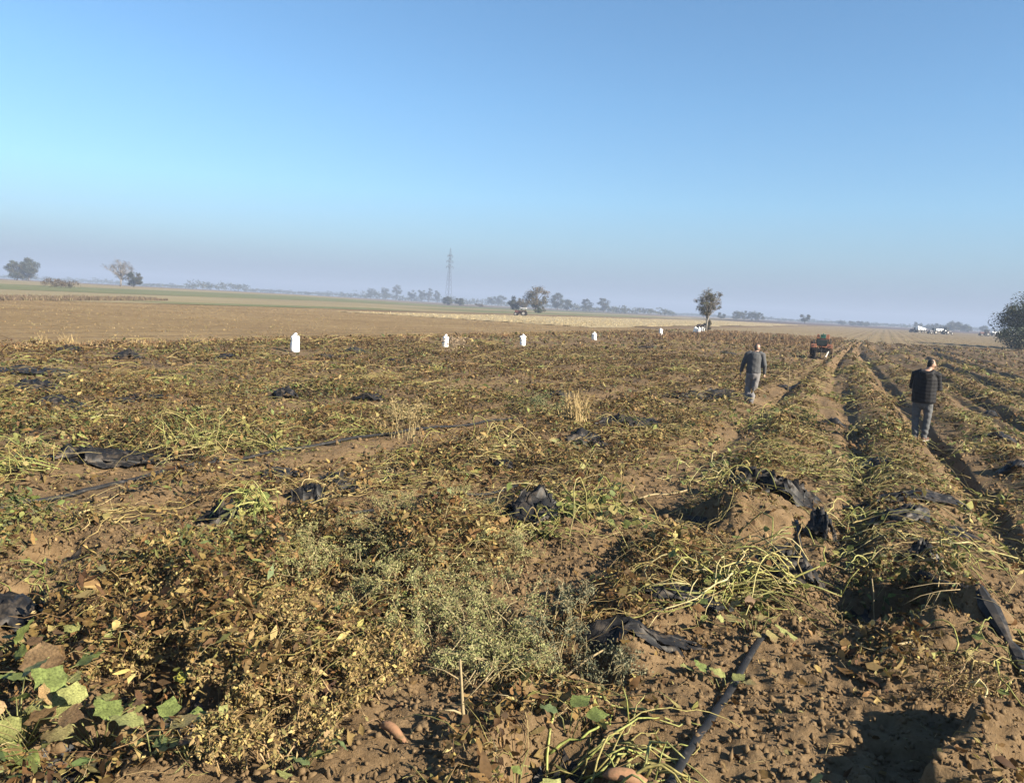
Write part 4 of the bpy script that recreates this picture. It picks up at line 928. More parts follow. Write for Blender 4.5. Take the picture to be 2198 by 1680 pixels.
# ------------------------------------------------------------------ people
def solid(parts, voxel, smooth_it=4):
    """fuse overlapping tapered limbs into one continuous surface"""
    m = MB()
    for p in parts:
        if p[0] == 'tube':
            m.tube(p[1], p[2], 14, p[3] if len(p) > 3 else 1.0, up=p[4] if len(p) > 4 else None)
            if len(p) > 5 and not p[5]: continue
            m.ball(p[1][0], p[2][0] * 0.98, 12, 8, (1, 1, 1)); m.ball(p[1][-1], p[2][-1] * 0.98, 12, 8, (1, 1, 1))
        else: m.ball(p[1], 1.0, 16, 10, p[2])
    me = bpy.data.meshes.new('tmp'); me.from_pydata(m.v, [], m.f); me.update()
    o = bpy.data.objects.new('tmp', me); COL.objects.link(o)
    r = o.modifiers.new('r', 'REMESH'); r.mode = 'VOXEL'; r.voxel_size = voxel; r.use_smooth_shade = True
    s_ = o.modifiers.new('s', 'SMOOTH'); s_.factor = 0.5; s_.iterations = smooth_it
    dg = bpy.context.evaluated_depsgraph_get(); dg.update()
    out = bpy.data.meshes.new_from_object(o.evaluated_get(dg))
    bpy.data.objects.remove(o); bpy.data.meshes.remove(me)
    return out
def piece(name, parts, voxel, mat, parent, warp=None, smooth_it=4):
    me = solid(parts, voxel, smooth_it); me.name = name
    me.materials.clear(); me.materials.append(mat)
    me.polygons.foreach_set('use_smooth', np.ones(len(me.polygons), bool))
    if warp:
        no = [v.normal.copy() for v in me.vertices]
        for v, n in zip(me.vertices, no): v.co = Vector(warp(v.co, n))
        me.update()
    return obj(name, me, parent)
def hand(w, d, curl, side):
    """palm and five unequal bent fingers, from wrist w along d"""
    w = Vector(w); d = Vector(d).normalized(); s_ = Vector((0, 1, 0)) if abs(d.y) < 0.8 else Vector((1, 0, 0))
    s_ = (s_ - d * s_.dot(d)).normalized(); nrm = d.cross(s_) * side
    ps = [('tube', [w, w + d * 0.05, w + d * 0.088], [0.026, 0.034, 0.030], 0.6, tuple(s_))]
    for k, (o_, L) in enumerate([(-0.030, 0.066), (-0.010, 0.078), (0.010, 0.074), (0.028, 0.058)]):
        b = w + d * 0.085 + s_ * o_
        a = b + d * L * 0.45 + nrm * curl * L * 0.2; e = a + d * L * 0.4 + nrm * curl * L * 0.6
        ps.append(('tube', [b, a, e], [0.0095, 0.009, 0.0075]))
    b = w + d * 0.03 + s_ * -0.028; ps.append(('tube', [b, b + d * 0.03 - s_ * 0.022 + nrm * 0.01, b + d * 0.062 - s_ * 0.024 + nrm * 0.02], [0.012, 0.011, 0.009]))
    return ps
M_SKIN = plain('skin', (0.55, 0.33, 0.23), 0.5, 0, 0.1, 20)
M_HAIR_G = plain('dark_grey_hair', (0.05, 0.045, 0.045), 0.6, 0, 0.4, 60, 0.5)
M_HAIR_D = plain('short_dark_hair', (0.035, 0.03, 0.028), 0.55, 0, 0.3, 80, 0.5)
M_JUMPER = plain('grey_knit', (0.14, 0.143, 0.15), 0.95, 0, 0.2, 60, 0.4)
M_RIB = plain('darker_grey_rib', (0.09, 0.09, 0.10), 0.95, 0, 0.2, 60, 0.4)
M_TROUS = plain('pale_grey_trousers', (0.30, 0.285, 0.285), 0.9, 0, 0.18, 14, 0.5)
M_JACKET = plain('black_quilted_nylon', (0.017, 0.017, 0.020), 0.7, 0, 0.3, 20, 0.2)
M_JEANS = plain('grey_jeans', (0.17, 0.175, 0.18), 0.9, 0, 0.25, 10, 0.4)
M_SHOE = plain('brown_shoe', (0.16, 0.09, 0.06), 0.6, 0, 0.3, 14)
M_SOLE = plain('pale_sole', (0.55, 0.50, 0.45), 0.7, 0, 0.2, 14)

def head_parts(c, tilt=(0, 0)):
    """skull, jaw, neck, ears, nose, brow; looks along +y"""
    x, y, z = c
    return [('ball', (x, y - 0.012, z + 0.02), (0.076, 0.096, 0.100)), ('ball', (x + tilt[0] * 0.3, y + 0.03, z - 0.055), (0.056, 0.068, 0.068)),
            ('ball', (x - 0.078, y - 0.005, z - 0.012), (0.012, 0.022, 0.034)), ('ball', (x + 0.078, y - 0.005, z - 0.012), (0.012, 0.022, 0.034)),
            ('tube', [(x, y + 0.085, z + 0.01), (x, y + 0.112, z - 0.022)], [0.012, 0.016]), ('ball', (x, y + 0.072, z + 0.03), (0.055, 0.022, 0.014)),
            ('ball', (x, y + 0.082, z - 0.062), (0.026, 0.014, 0.010))]
def eyes(parent, c):
    for s_ in (-1, 1):
        m = MB(); m.ball((c[0] + s_ * 0.031, c[1] + 0.083, c[2] + 0.006), 0.012, 8, 6); m.build('eye', M_SOLE, parent, smooth=True)

def person_jumper():
    p = gp(1612, 868)
    rz = -math.atan2(p[0], p[1]) - 0.06                   # back to the viewer, walking on
    root = empty('person', (p[0], p[1], gz(*p) + 0.0), rz, 'person walking away in grey jumper and pale grey trousers, arms hanging', 'person')
    hc = (0.045, 0.06, 1.605)
    LS, LE, LW = (-0.20, 0.0, 1.43), (-0.30, 0.0, 1.14), (-0.355, 0.06, 0.92)
    RS_, RE, RW = (0.20, 0.0, 1.43), (0.275, -0.02, 1.14), (0.285, 0.08, 0.91)
    hipL, knL, anL = (-0.095, 0.01, 0.90), (-0.125, 0.10, 0.50), (-0.135, 0.06, 0.13)
    hipR, knR, anR = (0.085, 0.0, 0.90), (0.045, 0.03, 0.48), (-0.005, -0.07, 0.09)
    body = head_parts(hc) + [('tube', [(0.035, 0.02, 1.56), (0.015, 0.0, 1.45)], [0.055, 0.065]), ('tube', [(0.01, 0, 1.42), (0, 0, 1.2), (0, 0, 1.0), (0, 0, 0.9)], [0.12, 0.125, 0.12, 0.12], 1.3, (0, 1, 0)),
            ('tube', [LS, LE, LW], [0.045, 0.038, 0.026]), ('tube', [RS_, RE, RW], [0.045, 0.038, 0.026]), ('tube', [hipL, (-0.112, 0.05, 0.70), knL, (-0.13, 0.075, 0.30), anL, (-0.135, 0.10, 0.08)], [0.07, 0.06, 0.045, 0.04, 0.032, 0.03]), ('tube', [hipR, (0.068, 0.015, 0.70), knR, (0.02, -0.03, 0.27), anR, (-0.005, -0.05, 0.05)], [0.07, 0.06, 0.045, 0.04, 0.032, 0.03])]
    body += hand(LW, (-0.12, 0.18, -1), 0.5, 1) + hand(RW, (0.1, 0.25, -1), 0.8, -1)
    piece('body', body, 0.0105, M_SKIN, root, smooth_it=2); eyes(root, hc)
    x, y, z = hc                                            # a bald crown with dark hair round the sides
    piece('hair', [('ball', (x - 0.048, y - 0.02, z + 0.012), (0.044, 0.088, 0.086)), ('ball', (x + 0.060, y + 0.01, z + 0.02), (0.030, 0.07, 0.07)), ('ball', (x, y + 0.02, z + 0.075), (0.070, 0.085, 0.060)), ('ball', (x - 0.01, y - 0.055, z - 0.045), (0.062, 0.056, 0.030))], 0.008, M_HAIR_G, root, None, 1)
    def knit(co, n):
        k = 0.003 * math.sin(co.z * 34 + 2.2 * math.sin(co.x * 13)) * (0.5 + 0.5 * math.sin(co.x * 9 + co.z * 7)); return co + n * k
    piece('jumper', [('tube', [(0.012, 0.0, 1.495), (0.008, -0.005, 1.44), (0.0, -0.01, 1.33), (-0.005, 0, 1.15), (-0.008, 0.0, 1.02), (-0.01, 0, 0.90)], [0.085, 0.125, 0.140, 0.142, 0.146, 0.142], 1.42, (0, 1, 0), False),
                     ('tube', [(-0.13, 0, 1.445), LS, LE, LW], [0.085, 0.082, 0.066, 0.046]), ('tube', [(0.13, 0, 1.445), RS_, RE, RW], [0.085, 0.082, 0.066, 0.046])], 0.012, M_JUMPER, root, knit)
    piece('hem', [('tube', [(-0.01, 0, 0.93), (-0.01, 0, 0.89)], [0.147, 0.140], 1.42, (0, 1, 0), False)], 0.01, M_RIB, root)
    m = MB(); m.tube([(0.016, 0.0, 1.475), (0.018, 0.004, 1.515)], [0.088, 0.072], 14, 1.1); m.build('collar', M_RIB, root, smooth=True)
    def wrinkle(co, n): return co + n * (0.003 * math.sin(co.z * 31 + co.x * 30) + 0.004 * math.sin(co.z * 17 - co.x * 40)) * (1 if co.z < 0.75 else 0.4)
    piece('trousers', [('tube', [(-0.005, 0, 0.98), (-0.005, -0.01, 0.86), (-0.005, -0.01, 0.80)], [0.125, 0.132, 0.118], 1.30, (0, 1, 0)), ('tube', [hipL, (-0.112, 0.05, 0.70), knL, (-0.13, 0.075, 0.30), anL], [0.110, 0.105, 0.088, 0.078, 0.076]),
                       ('tube', [hipR, (0.068, 0.015, 0.70), knR, (0.02, -0.03, 0.27), anR], [0.110, 0.105, 0.090, 0.082, 0.080])], 0.014, M_TROUS, root, wrinkle, 2)
    for (a, dz) in ((anL, -0.06), (anR, -0.05)):
        piece('shoe', [('tube', [(a[0], a[1] - 0.05, a[2] + dz), (a[0], a[1] + 0.06, a[2] + dz - 0.005), (a[0] + 0.0, a[1] + 0.16, a[2] + dz - 0.015)], [0.042, 0.046, 0.034], 1.0)], 0.01, M_SHOE, root)
    return root
def person_jacket():
    p = gp(1972, 944)
    rz = -math.atan2(p[0], p[1]) - 0.15
    root = empty('person', (p[0], p[1], gz(*p)), rz, 'person in black quilted hooded jacket and grey jeans, head bowed', 'person')
    hc = (0.075, 0.10, 1.665)
    LS, LE, LW = (-0.205, 0.02, 1.46), (-0.25, 0.07, 1.17), (-0.08, 0.27, 1.20)
    RS_, RE, RW = (0.225, 0.03, 1.46), (0.27, 0.08, 1.17), (0.10, 0.28, 1.20)
    hipL, knL, anL = (-0.095, 0.0, 0.88), (-0.115, 0.03, 0.50), (-0.075, -0.01, 0.10)
    hipR, knR, anR = (0.10, 0.0, 0.88), (0.115, 0.03, 0.50), (0.085, 0.02, 0.10)
    body = head_parts(hc) + [('tube', [(0.06, 0.06, 1.61), (0.02, 0.01, 1.48)], [0.055, 0.07]), ('tube', [(0.01, 0, 1.45), (0, 0, 1.2), (0, 0, 1.0), (0, 0, 0.88)], [0.12, 0.125, 0.12, 0.12], 1.3, (0, 1, 0)),
            ('tube', [LS, LE, LW], [0.045, 0.038, 0.026]), ('tube', [RS_, RE, RW], [0.045, 0.038, 0.026]), ('tube', [hipL, knL, anL, (-0.07, 0.02, 0.05)], [0.075, 0.05, 0.035, 0.035]), ('tube', [hipR, knR, anR, (0.09, 0.05, 0.05)], [0.075, 0.05, 0.035, 0.035])]
    body += hand(LW, (0.8, 0.5, 0.1), 0.8, 1) + hand(RW, (-0.8, 0.5, 0.1), 0.8, -1)
    b = piece('body', body, 0.0105, M_SKIN, root, smooth_it=2); eyes(root, hc)
    x, y, z = hc
    piece('hair', [('ball', (x - 0.008, y - 0.022, z + 0.030), (0.078, 0.092, 0.088)), ('ball', (x - 0.03, y - 0.05, z - 0.03), (0.055, 0.05, 0.045))], 0.008, M_HAIR_D, root)
    def quilt(co, n):
        if co.z > 1.40: return co
        s_ = abs(math.sin((co.z + 0.012 * math.sin(co.x * 11)) * math.pi / 0.078)); return co + n * (0.004 * s_ - 0.0005)
    piece('jacket', [('tube', [(0.02, 0.02, 1.515), (0.015, 0.005, 1.46), (0.005, 0, 1.36), (0.0, 0, 1.18), (0.005, 0, 1.0), (0.008, 0, 0.84)], [0.10, 0.150, 0.166, 0.168, 0.170, 0.168], 1.42, (0, 1, 0), False),
                     ('tube', [(-0.12, 0.0, 1.47), LS, LE, LW], [0.09, 0.088, 0.075, 0.055]), ('tube', [(0.13, 0, 1.47), RS_, RE, RW], [0.09, 0.088, 0.075, 0.055])], 0.011, M_JACKET, root, quilt, 8)
    piece('hood', [('tube', [(-0.10, -0.02, 1.53), (-0.07, -0.10, 1.475), (0.03, -0.135, 1.45), (0.12, -0.10, 1.475), (0.14, -0.02, 1.53)], [0.045, 0.058, 0.066, 0.058, 0.045]), ('tube', [(-0.06, -0.11, 1.43), (0.03, -0.135, 1.40), (0.11, -0.11, 1.43)], [0.045, 0.052, 0.045])], 0.012, M_JACKET, root)
    def wrinkle(co, n): return co + n * (0.005 * math.sin(co.z * 50 + co.x * 30)) * (1.4 if co.z < 0.3 else 0.5)
    piece('jeans', [('tube', [(0.003, 0, 0.96), (0.003, -0.01, 0.86), (0.003, -0.005, 0.80)], [0.122, 0.130, 0.115], 1.32, (0, 1, 0)), ('tube', [hipL, (-0.108, 0.015, 0.70), knL, (-0.10, 0.01, 0.28), anL], [0.102, 0.096, 0.076, 0.070, 0.068]),
                    ('tube', [hipR, (0.112, 0.015, 0.70), knR, (0.105, 0.02, 0.28), anR], [0.102, 0.096, 0.076, 0.070, 0.068])], 0.013, M_JEANS, root, wrinkle)
    for (a, tw) in ((anL, -0.03), (anR, 0.06)):
        sh = piece('shoe', [('tube', [(a[0], a[1] - 0.06, 0.055), (a[0] + tw * 0.4, a[1] + 0.06, 0.055), (a[0] + tw, a[1] + 0.18, 0.042)], [0.044, 0.046, 0.034])], 0.01, M_SHOE, root)
        piece('sole', [('tube', [(a[0], a[1] - 0.06, 0.018), (a[0] + tw, a[1] + 0.18, 0.018)], [0.044, 0.034], 1.0)], 0.01, M_SOLE, sh, lambda co, n: (co.x, co.y, 0.018 + (co.z - 0.018) * 0.4))
    return root
person_jumper()
person_jacket()
M_DARKCL = plain('dark_work_clothes', (0.035, 0.03, 0.035), 0.9, 0, 0.3, 10)
def person_far(label, p, rz, stoop, seed):
    """a worker bent over the sacks: one body, coat, trousers"""
    root = empty('person', (p[0], p[1], gz(*p)), rz, label, 'person')
    y = stoop; hc = (0, 0.10 + y * 0.75, 1.50 - y * 0.55)
    body = head_parts(hc) + [('tube', [(0, 0.06 + y * 0.6, 1.42 - y * 0.5), (0, 0.03 + y * 0.4, 1.3 - y * 0.35), (0, 0, 0.9)], [0.055, 0.11, 0.11]), ('tube', [(-0.19, y * 0.5, 1.32 - y * 0.4), (-0.24, 0.15 + y * .5, 1.05 - y * 0.35), (-0.15, 0.35 + y * .5, 0.9 - y * 0.3)], [0.045, 0.04, 0.03]),
            ('tube', [(0.19, y * 0.5, 1.32 - y * 0.4), (0.24, 0.15 + y * .5, 1.05 - y * 0.35), (0.15, 0.35 + y * .5, 0.9 - y * 0.3)], [0.045, 0.04, 0.03]), ('tube', [(-0.09, 0, 0.9), (-0.11, 0.06, 0.48), (-0.11, 0, 0.04)], [0.08, 0.055, 0.04]), ('tube', [(0.09, 0, 0.9), (0.11, 0.06, 0.48), (0.11, 0, 0.04)], [0.08, 0.055, 0.04])]
    piece('body', body, 0.024, M_SKIN, root)
    piece('coat', [('tube', [(0, 0.03 + y * 0.45, 1.36 - y * 0.4), (0, 0.01 + y * 0.2, 1.15 - y * 0.15), (0, 0, 0.82)], [0.13, 0.145, 0.14], 1.35, (0, 1, 0)), ('tube', [(-0.19, y * 0.5, 1.32 - y * 0.4), (-0.24, 0.15 + y * .5, 1.05 - y * 0.35), (-0.16, 0.32 + y * .5, 0.92 - y * 0.3)], [0.075, 0.065, 0.05]),
                   ('tube', [(0.19, y * 0.5, 1.32 - y * 0.4), (0.24, 0.15 + y * .5, 1.05 - y * 0.35), (0.16, 0.32 + y * .5, 0.92 - y * 0.3)], [0.075, 0.065, 0.05])], 0.028, M_DARKCL, root)
    piece('trousers', [('tube', [(-0.09, 0, 0.88), (-0.11, 0.06, 0.48), (-0.11, 0, 0.06)], [0.10, 0.075, 0.065]), ('tube', [(0.09, 0, 0.88), (0.11, 0.06, 0.48), (0.11, 0, 0.06)], [0.10, 0.075, 0.065])], 0.026, M_JEANS, root)
    piece('hair', [('ball', (hc[0], hc[1] - 0.015, hc[2] + 0.035), (0.082, 0.1, 0.09))], 0.014, M_HAIR_D, root)
person_far('person in dark clothes stooping over the sacks beside the lone tree trunk', gp(1511, 714), 1.2, 0.7, 1)
person_far('person in dark clothes bent among the white sacks, apart from the trunk', gp(1496, 713), -0.8, 0.75, 2)

# ------------------------------------------------------------------ tractors and trailers
M_ORANGE = plain('faded_orange_paint', (0.58, 0.24, 0.13), 0.5, 0, 0.2, 5, 0, (0.33, 0.20, 0.12), 0.35)
M_REDP = plain('dull_red_paint', (0.22, 0.10, 0.08), 0.5, 0, 0.2, 4, 0, (0.28, 0.18, 0.12), 0.4)
M_BLUEP = plain('dull_dark_paint', (0.10, 0.10, 0.12), 0.5, 0, 0.2, 4)
M_TYRE = plain('dusty_tyre', (0.035, 0.032, 0.03), 0.9, 0, 0.3, 9, 0.3, (0.16, 0.11, 0.07), 0.5)
M_MUDT = plain('muddy_tyre', (0.20, 0.13, 0.075), 0.95, 0, 0.35, 9, 0.4)
M_RIMW = plain('pale_rim', (0.55, 0.52, 0.48), 0.6, 0, 0.15, 6)
M_STEEL = plain('dark_steel', (0.06, 0.055, 0.05), 0.6, 0.3, 0.3, 9)
M_SUNLIT = plain('sunlit_steel', (0.75, 0.66, 0.54), 0.5, 0, 0.12, 9)
M_PLATE = plain('grey_green_plate', (0.065, 0.085, 0.08), 0.6, 0, 0.3, 7)
M_GRNC = plain('turquoise_plastic', (0.05, 0.30, 0.20), 0.5, 0, 0.2, 8)
M_GLASS = plain('dark_cab_glass', (0.06, 0.075, 0.085), 0.12, 0, 0.1, 4)
M_WHITEP = plain('white_roof_paint', (0.75, 0.75, 0.73), 0.6, 0, 0.06, 4)
def wheel(parent, c, r, w, tmat=M_TYRE, rmat=M_RIMW, lugs=16, name='wheel'):
    root = empty(name, c); root.parent = parent
    m = MB(); m.tube([(-w / 2, 0, 0), (-w / 2 * 0.9, 0, 0), (w / 2 * 0.9, 0, 0), (w / 2, 0, 0)], [r * 0.84, r * 0.96, r * 0.96, r * 0.84], 26)
    for i in range(lugs):
        for s_ in (-1, 1):
            a = 2 * math.pi * (i + 0.25 * (s_ + 1)) / lugs
            M = Matrix.Rotation(a, 3, 'X') @ Matrix.Rotation(s_ * 0.6, 3, 'Z')
            m.box(tuple(Matrix.Rotation(a, 3, 'X') @ Vector((s_ * w * 0.24, 0, r * 0.975))), (w * 0.55, r * 0.07, r * 0.08), M)
    m.build('tyre', tmat, root)
    q = MB(); q.disc((0, 0, 0), r * 0.55, w * 1.02, (1, 0, 0), 20, w * 0.06); q.disc((0, 0, 0), r * 0.16, w * 1.15, (1, 0, 0), 12, 0.01); q.build('rim', rmat, root)
    return root
def orange_tractor():
    p = gp(1762, 769)
    t = empty('tractor', (p[0], p[1], gz(*p) - 0.02), -RB + 0.02, 'small orange tractor seen from behind on the vine rows', 'tractor')
    for s_ in (-1, 1):
        wheel(t, (s_ * 0.58, 0.10, 0.52), 0.54, 0.26, M_MUDT if s_ > 0 else M_TYRE, M_STEEL)
        wheel(t, (s_ * 0.50, 1.45, 0.33), 0.34, 0.18, M_TYRE, M_STEEL)
        m = MB(); pts = []                                 # mudguard curving over the wheel
        for k in range(9):
            a = math.radians(-25 + 150 * k / 8); pts.append((s_ * 0.52, 0.10 - math.cos(a) * 0.60, 0.50 + math.sin(a) * 0.62))
        m.tube(pts, 0.03, 8, 4.2, up=(1, 0, 0)); f_ = m.build('mudguard', M_STEEL, t, smooth=False)
        m = MB(); m.box((s_ * 0.49, -0.50, 0.84), (0.36, 0.20, 0.25), taper=0.85); m.build('lamp_box', M_ORANGE, f_)
        l = MB(); l.disc((s_ * 0.52, -0.61, 0.84), 0.055, 0.03, (0, 1, 0), 12); l.build('tail_light', M_REDP, f_)
    m = MB(); m.box((0, 0.05, 0.52), (0.80, 0.32, 0.28)); m.box((0, 0.7, 0.55), (0.34, 1.2, 0.34)); m.build('gearbox', M_STEEL, t)
    m = MB(); m.box((0, 1.15, 0.98), (0.52, 1.15, 0.52), taper=0.88); m.box((0, 1.75, 0.90), (0.50, 0.06, 0.46)); m.build('bonnet', M_ORANGE, t)
    m = MB(); m.box((-0.01, -0.22, 1.05), (0.66, 0.10, 0.42)); m.box((-0.01, -0.28, 1.05), (0.56, 0.03, 0.32)); m.build('seat_plate', M_PLATE, t)
    m = MB(); m.box((0, -0.02, 0.86), (0.52, 0.44, 0.10)); m.build('seat', M_STEEL, t)
    m = MB()
    for s_ in (-1, 1): m.bar((s_ * 0.36, -0.18, 0.62), (s_ * 0.34, -0.16, 1.48), 0.03)
    m.bar((-0.36, -0.17, 1.30), (0.36, -0.17, 1.30), 0.03); m.build('roll_frame', M_STEEL, t)
    m = MB(); m.box((0.03, -0.12, 1.46), (0.30, 0.26, 0.19), taper=1.06); m.box((0.03, -0.12, 1.585), (0.38, 0.34, 0.03)); m.box((0.03, -0.12, 1.62), (0.08, 0.2, 0.05)); m.build('crate', M_GRNC, t)
    for (x_, w_) in ((0.32, 0.20), (-0.28, 0.14)):
        m = MB(); m.box((x_, -0.14, 1.46), (w_, 0.22, 0.28), taper=0.9); m.build('side_box', M_ORANGE, t)
    m = MB(); m.bar((0.40, 0.25, 1.05), (0.36, 0.1, 1.30), 0.02); m.tube([(-0.3 * math.cos(a), 0.35, 1.25 + 0.16 * math.sin(a)) if False else (0.17 * math.cos(a), 0.42 + 0.05 * math.sin(a), 1.22 + 0.15 * math.sin(a)) for a in np.linspace(0, 6.283, 14)], 0.014, 5); m.build('steering_wheel', M_STEEL, t)
    m = MB(); m.bar((0.50, -0.42, 0.66), (0.30, -0.90, 0.12), 0.055, 6); m.build('lift_arm', M_SUNLIT, t)  # right arm: the sun on it is put into its pale colour
    m = MB(); m.bar((-0.46, -0.40, 0.62), (-0.34, -0.85, 0.22), 0.03, 6); m.build('lift_arm', M_STEEL, t)
    m = MB(); m.bar((-0.50, -0.55, 0.60), (0.50, -0.55, 0.60), 0.045); m.box((0, -0.62, 0.50), (0.85, 0.10, 0.20)); m.bar((0, -0.3, 0.85), (0, -0.8, 0.45), 0.03)
    for x_ in (-0.32, 0, 0.32): m.bar((x_, -0.65, 0.55), (x_ * 1.05, -0.95, 0.04), 0.03)
    m.build('digger_frame', M_STEEL, t)
    m = MB(); m.bar((-0.16, 1.3, 1.2), (-0.16, 1.3, 1.52), 0.022, 6); m.build('exhaust', M_STEEL, t)
    return t
orange_tractor()
def far_tractor(label, p, rz, body, cab=True, canopy=None, s_=1.0, rim=M_RIMW):
    t = empty('tractor', (p[0], p[1], gz(*p) + 0.05), rz, label, 'tractor')
    for k in (-1, 1):
        wheel(t, (k * 0.85 * s_, -0.9 * s_, 0.78 * s_), 0.80 * s_, 0.42 * s_, M_TYRE, rim, 14); wheel(t, (k * 0.80 * s_, 1.45 * s_, 0.52 * s_), 0.54 * s_, 0.32 * s_, M_TYRE, rim, 12)
        m = MB(); m.box((k * 0.72 * s_, -0.9 * s_, 1.62 * s_), (0.5 * s_, 1.0 * s_, 0.12 * s_)); m.build('mudguard', body, t)
    m = MB(); m.box((0, 0.9 * s_, 1.25 * s_), (0.75 * s_, 1.9 * s_, 0.75 * s_), taper=0.9); m.box((0, 0.2 * s_, 0.8 * s_), (0.5 * s_, 3.0 * s_, 0.4 * s_)); m.build('bonnet', body, t)
    m = MB(); m.bar((0.2 * s_, 0.9 * s_, 1.6 * s_), (0.2 * s_, 0.9 * s_, 2.3 * s_), 0.05); m.build('exhaust', M_STEEL, t)
    if cab:
        m = MB(); m.box((0, -0.75 * s_, 2.02 * s_), (1.15 * s_, 1.25 * s_, 0.85 * s_), taper=0.94); c = m.build('cab', M_GLASS, t)
        f = MB()
        for x_ in (-1, 1):
            for y_ in (-1, 1): f.bar((x_ * 0.58 * s_, (-0.75 + y_ * 0.63) * s_, 1.6 * s_), (x_ * 0.555 * s_, (-0.75 + y_ * 0.60) * s_, 2.46 * s_), 0.05)
        f.build('pillars', body, c)
    else:
        f = MB()
        for x_ in (-1, 1):
            for y_ in (-1, 1): f.bar((x_ * 0.6 * s_, (-0.75 + y_ * 0.6) * s_, 1.3 * s_), (x_ * 0.6 * s_, (-0.75 + y_ * 0.6) * s_, 2.2 * s_), 0.05)
        f.build('canopy_posts', M_STEEL, t)
    m = MB(); m.box((0, -0.75 * s_, (2.52 if cab else 2.27) * s_), (1.4 * s_, 1.6 * s_, 0.12 * s_)); m.build('roof', canopy or M_STEEL, t)
    return t
far_tractor('distant red tractor with a white canopy before the autumn tree', gp(1118, 678.5), 1.35, M_REDP, False, M_WHITEP, 0.80)
def trailer(label, p, rz, L=4.2, bags=5, seed=0, h2=2, baglabel='', baggroup=''):
    t = empty('trailer', (p[0], p[1], gz(*p) + 0.05), rz, label, 'trailer')
    m = MB(); m.box((0, 0, 1.0), (2.0, L, 0.14)); m.box((0, 0, 0.86), (0.7, L * 0.95, 0.14)); m.build('deck', M_STEEL, t)
    for k in (-1, 1):
        for y_ in (-0.36, 0.36): wheel(t, (k * 0.85, L * y_, 0.42), 0.42, 0.24, M_TYRE, M_RIMW, 10)
    m = MB(); m.bar((0, L / 2, 0.8), (0, L / 2 + 1.1, 0.7), 0.06); m.build('drawbar', M_STEEL, t)
    m = MB()
    for y_ in (-1, 1): m.box((0, y_ * (L / 2 - 0.03), 1.25), (1.9, 0.05, 0.36))
    m.build('end_board', M_STEEL, t)
    rng = random.Random(seed); c, s_ = math.cos(rz), math.sin(rz)
    for i in range(bags):
        ly = -L / 2 + L * (i + 0.5) / bags
        tiers = 2 if (i < h2) else 1
        for q in range(tiers):
            w = L / bags * 1.06; hh = 0.85 if q == 0 else 0.5
            b = MB(); zz = [(0, 0.80), (0.06, 0.98), (0.3, 1.04), (0.6, 1.02), (0.85, 0.92), (1.0, 0.62), (1.05, 0.25)]
            b.tube([(0.03 * rng.uniform(-1, 1), 0.03 * rng.uniform(-1, 1), z * hh) for z, r in zz], [r * w * 0.56 for z, r in zz], 12, 1.0)
            b.v = [(x * 1.5, y, z) for x, y, z in b.v]
            o = b.build('bulk_bag', M_SACK, None, (p[0] - s_ * ly, p[1] + c * ly, gz(*p) + 0.05 + 1.075 + (0.86 if q else 0)), smooth=True)
            o.rotation_euler = (0, 0, rz); tag(o, baglabel, 'bag', baggroup)
    return t
TA, TB = 0.95, 1.2
far_tractor('grey distant tractor with dark cab heading the left loaded trailer train', gp(2033, 718.5), -1.15, M_BLUEP, True, None, 1.0)
far_tractor('dusty tractor with pale rear wheel between two loaded trailers', gp(2001, 717.2), 1.9, M_BLUEP, True, None, 0.85)
far_tractor('dark tractor pulling two bag trailers behind the big right tree', gp(2113, 721.5), 1.5, M_REDP, True, None, 1.0)
far_tractor('dim grey tractor standing at the tail of the left trailer train', gp(1961, 713.5), 0.6, M_BLUEP, True, None, 0.8)
trailer('flat trailer with white bags piled two high', gp(1975.5, 714.6), -1.35, 3.9, 4, 1, 2, 'white bulk bag on the trailer piled two high', 'bags on the piled trailer')
trailer('flat trailer with one row of white bags behind the leading tractor', gp(2016, 717.2), -1.35, 4.9, 5, 2, 0, 'white bulk bag on the trailer behind the leading tractor', 'bags on the second trailer')
trailer('long trailer of white bags next to the dark tractor', gp(2140, 722.0), 1.45, 5.0, 6, 3, 0, 'white bulk bag on the trailer coupled to the dark tractor', 'bags on the third trailer')
trailer('last trailer of white bags partly hidden by the big tree', gp(2171, 723.6), 1.45, 5.0, 6, 4, 0, 'white bulk bag on the trailer partly hidden by the tree', 'bags on the last trailer')

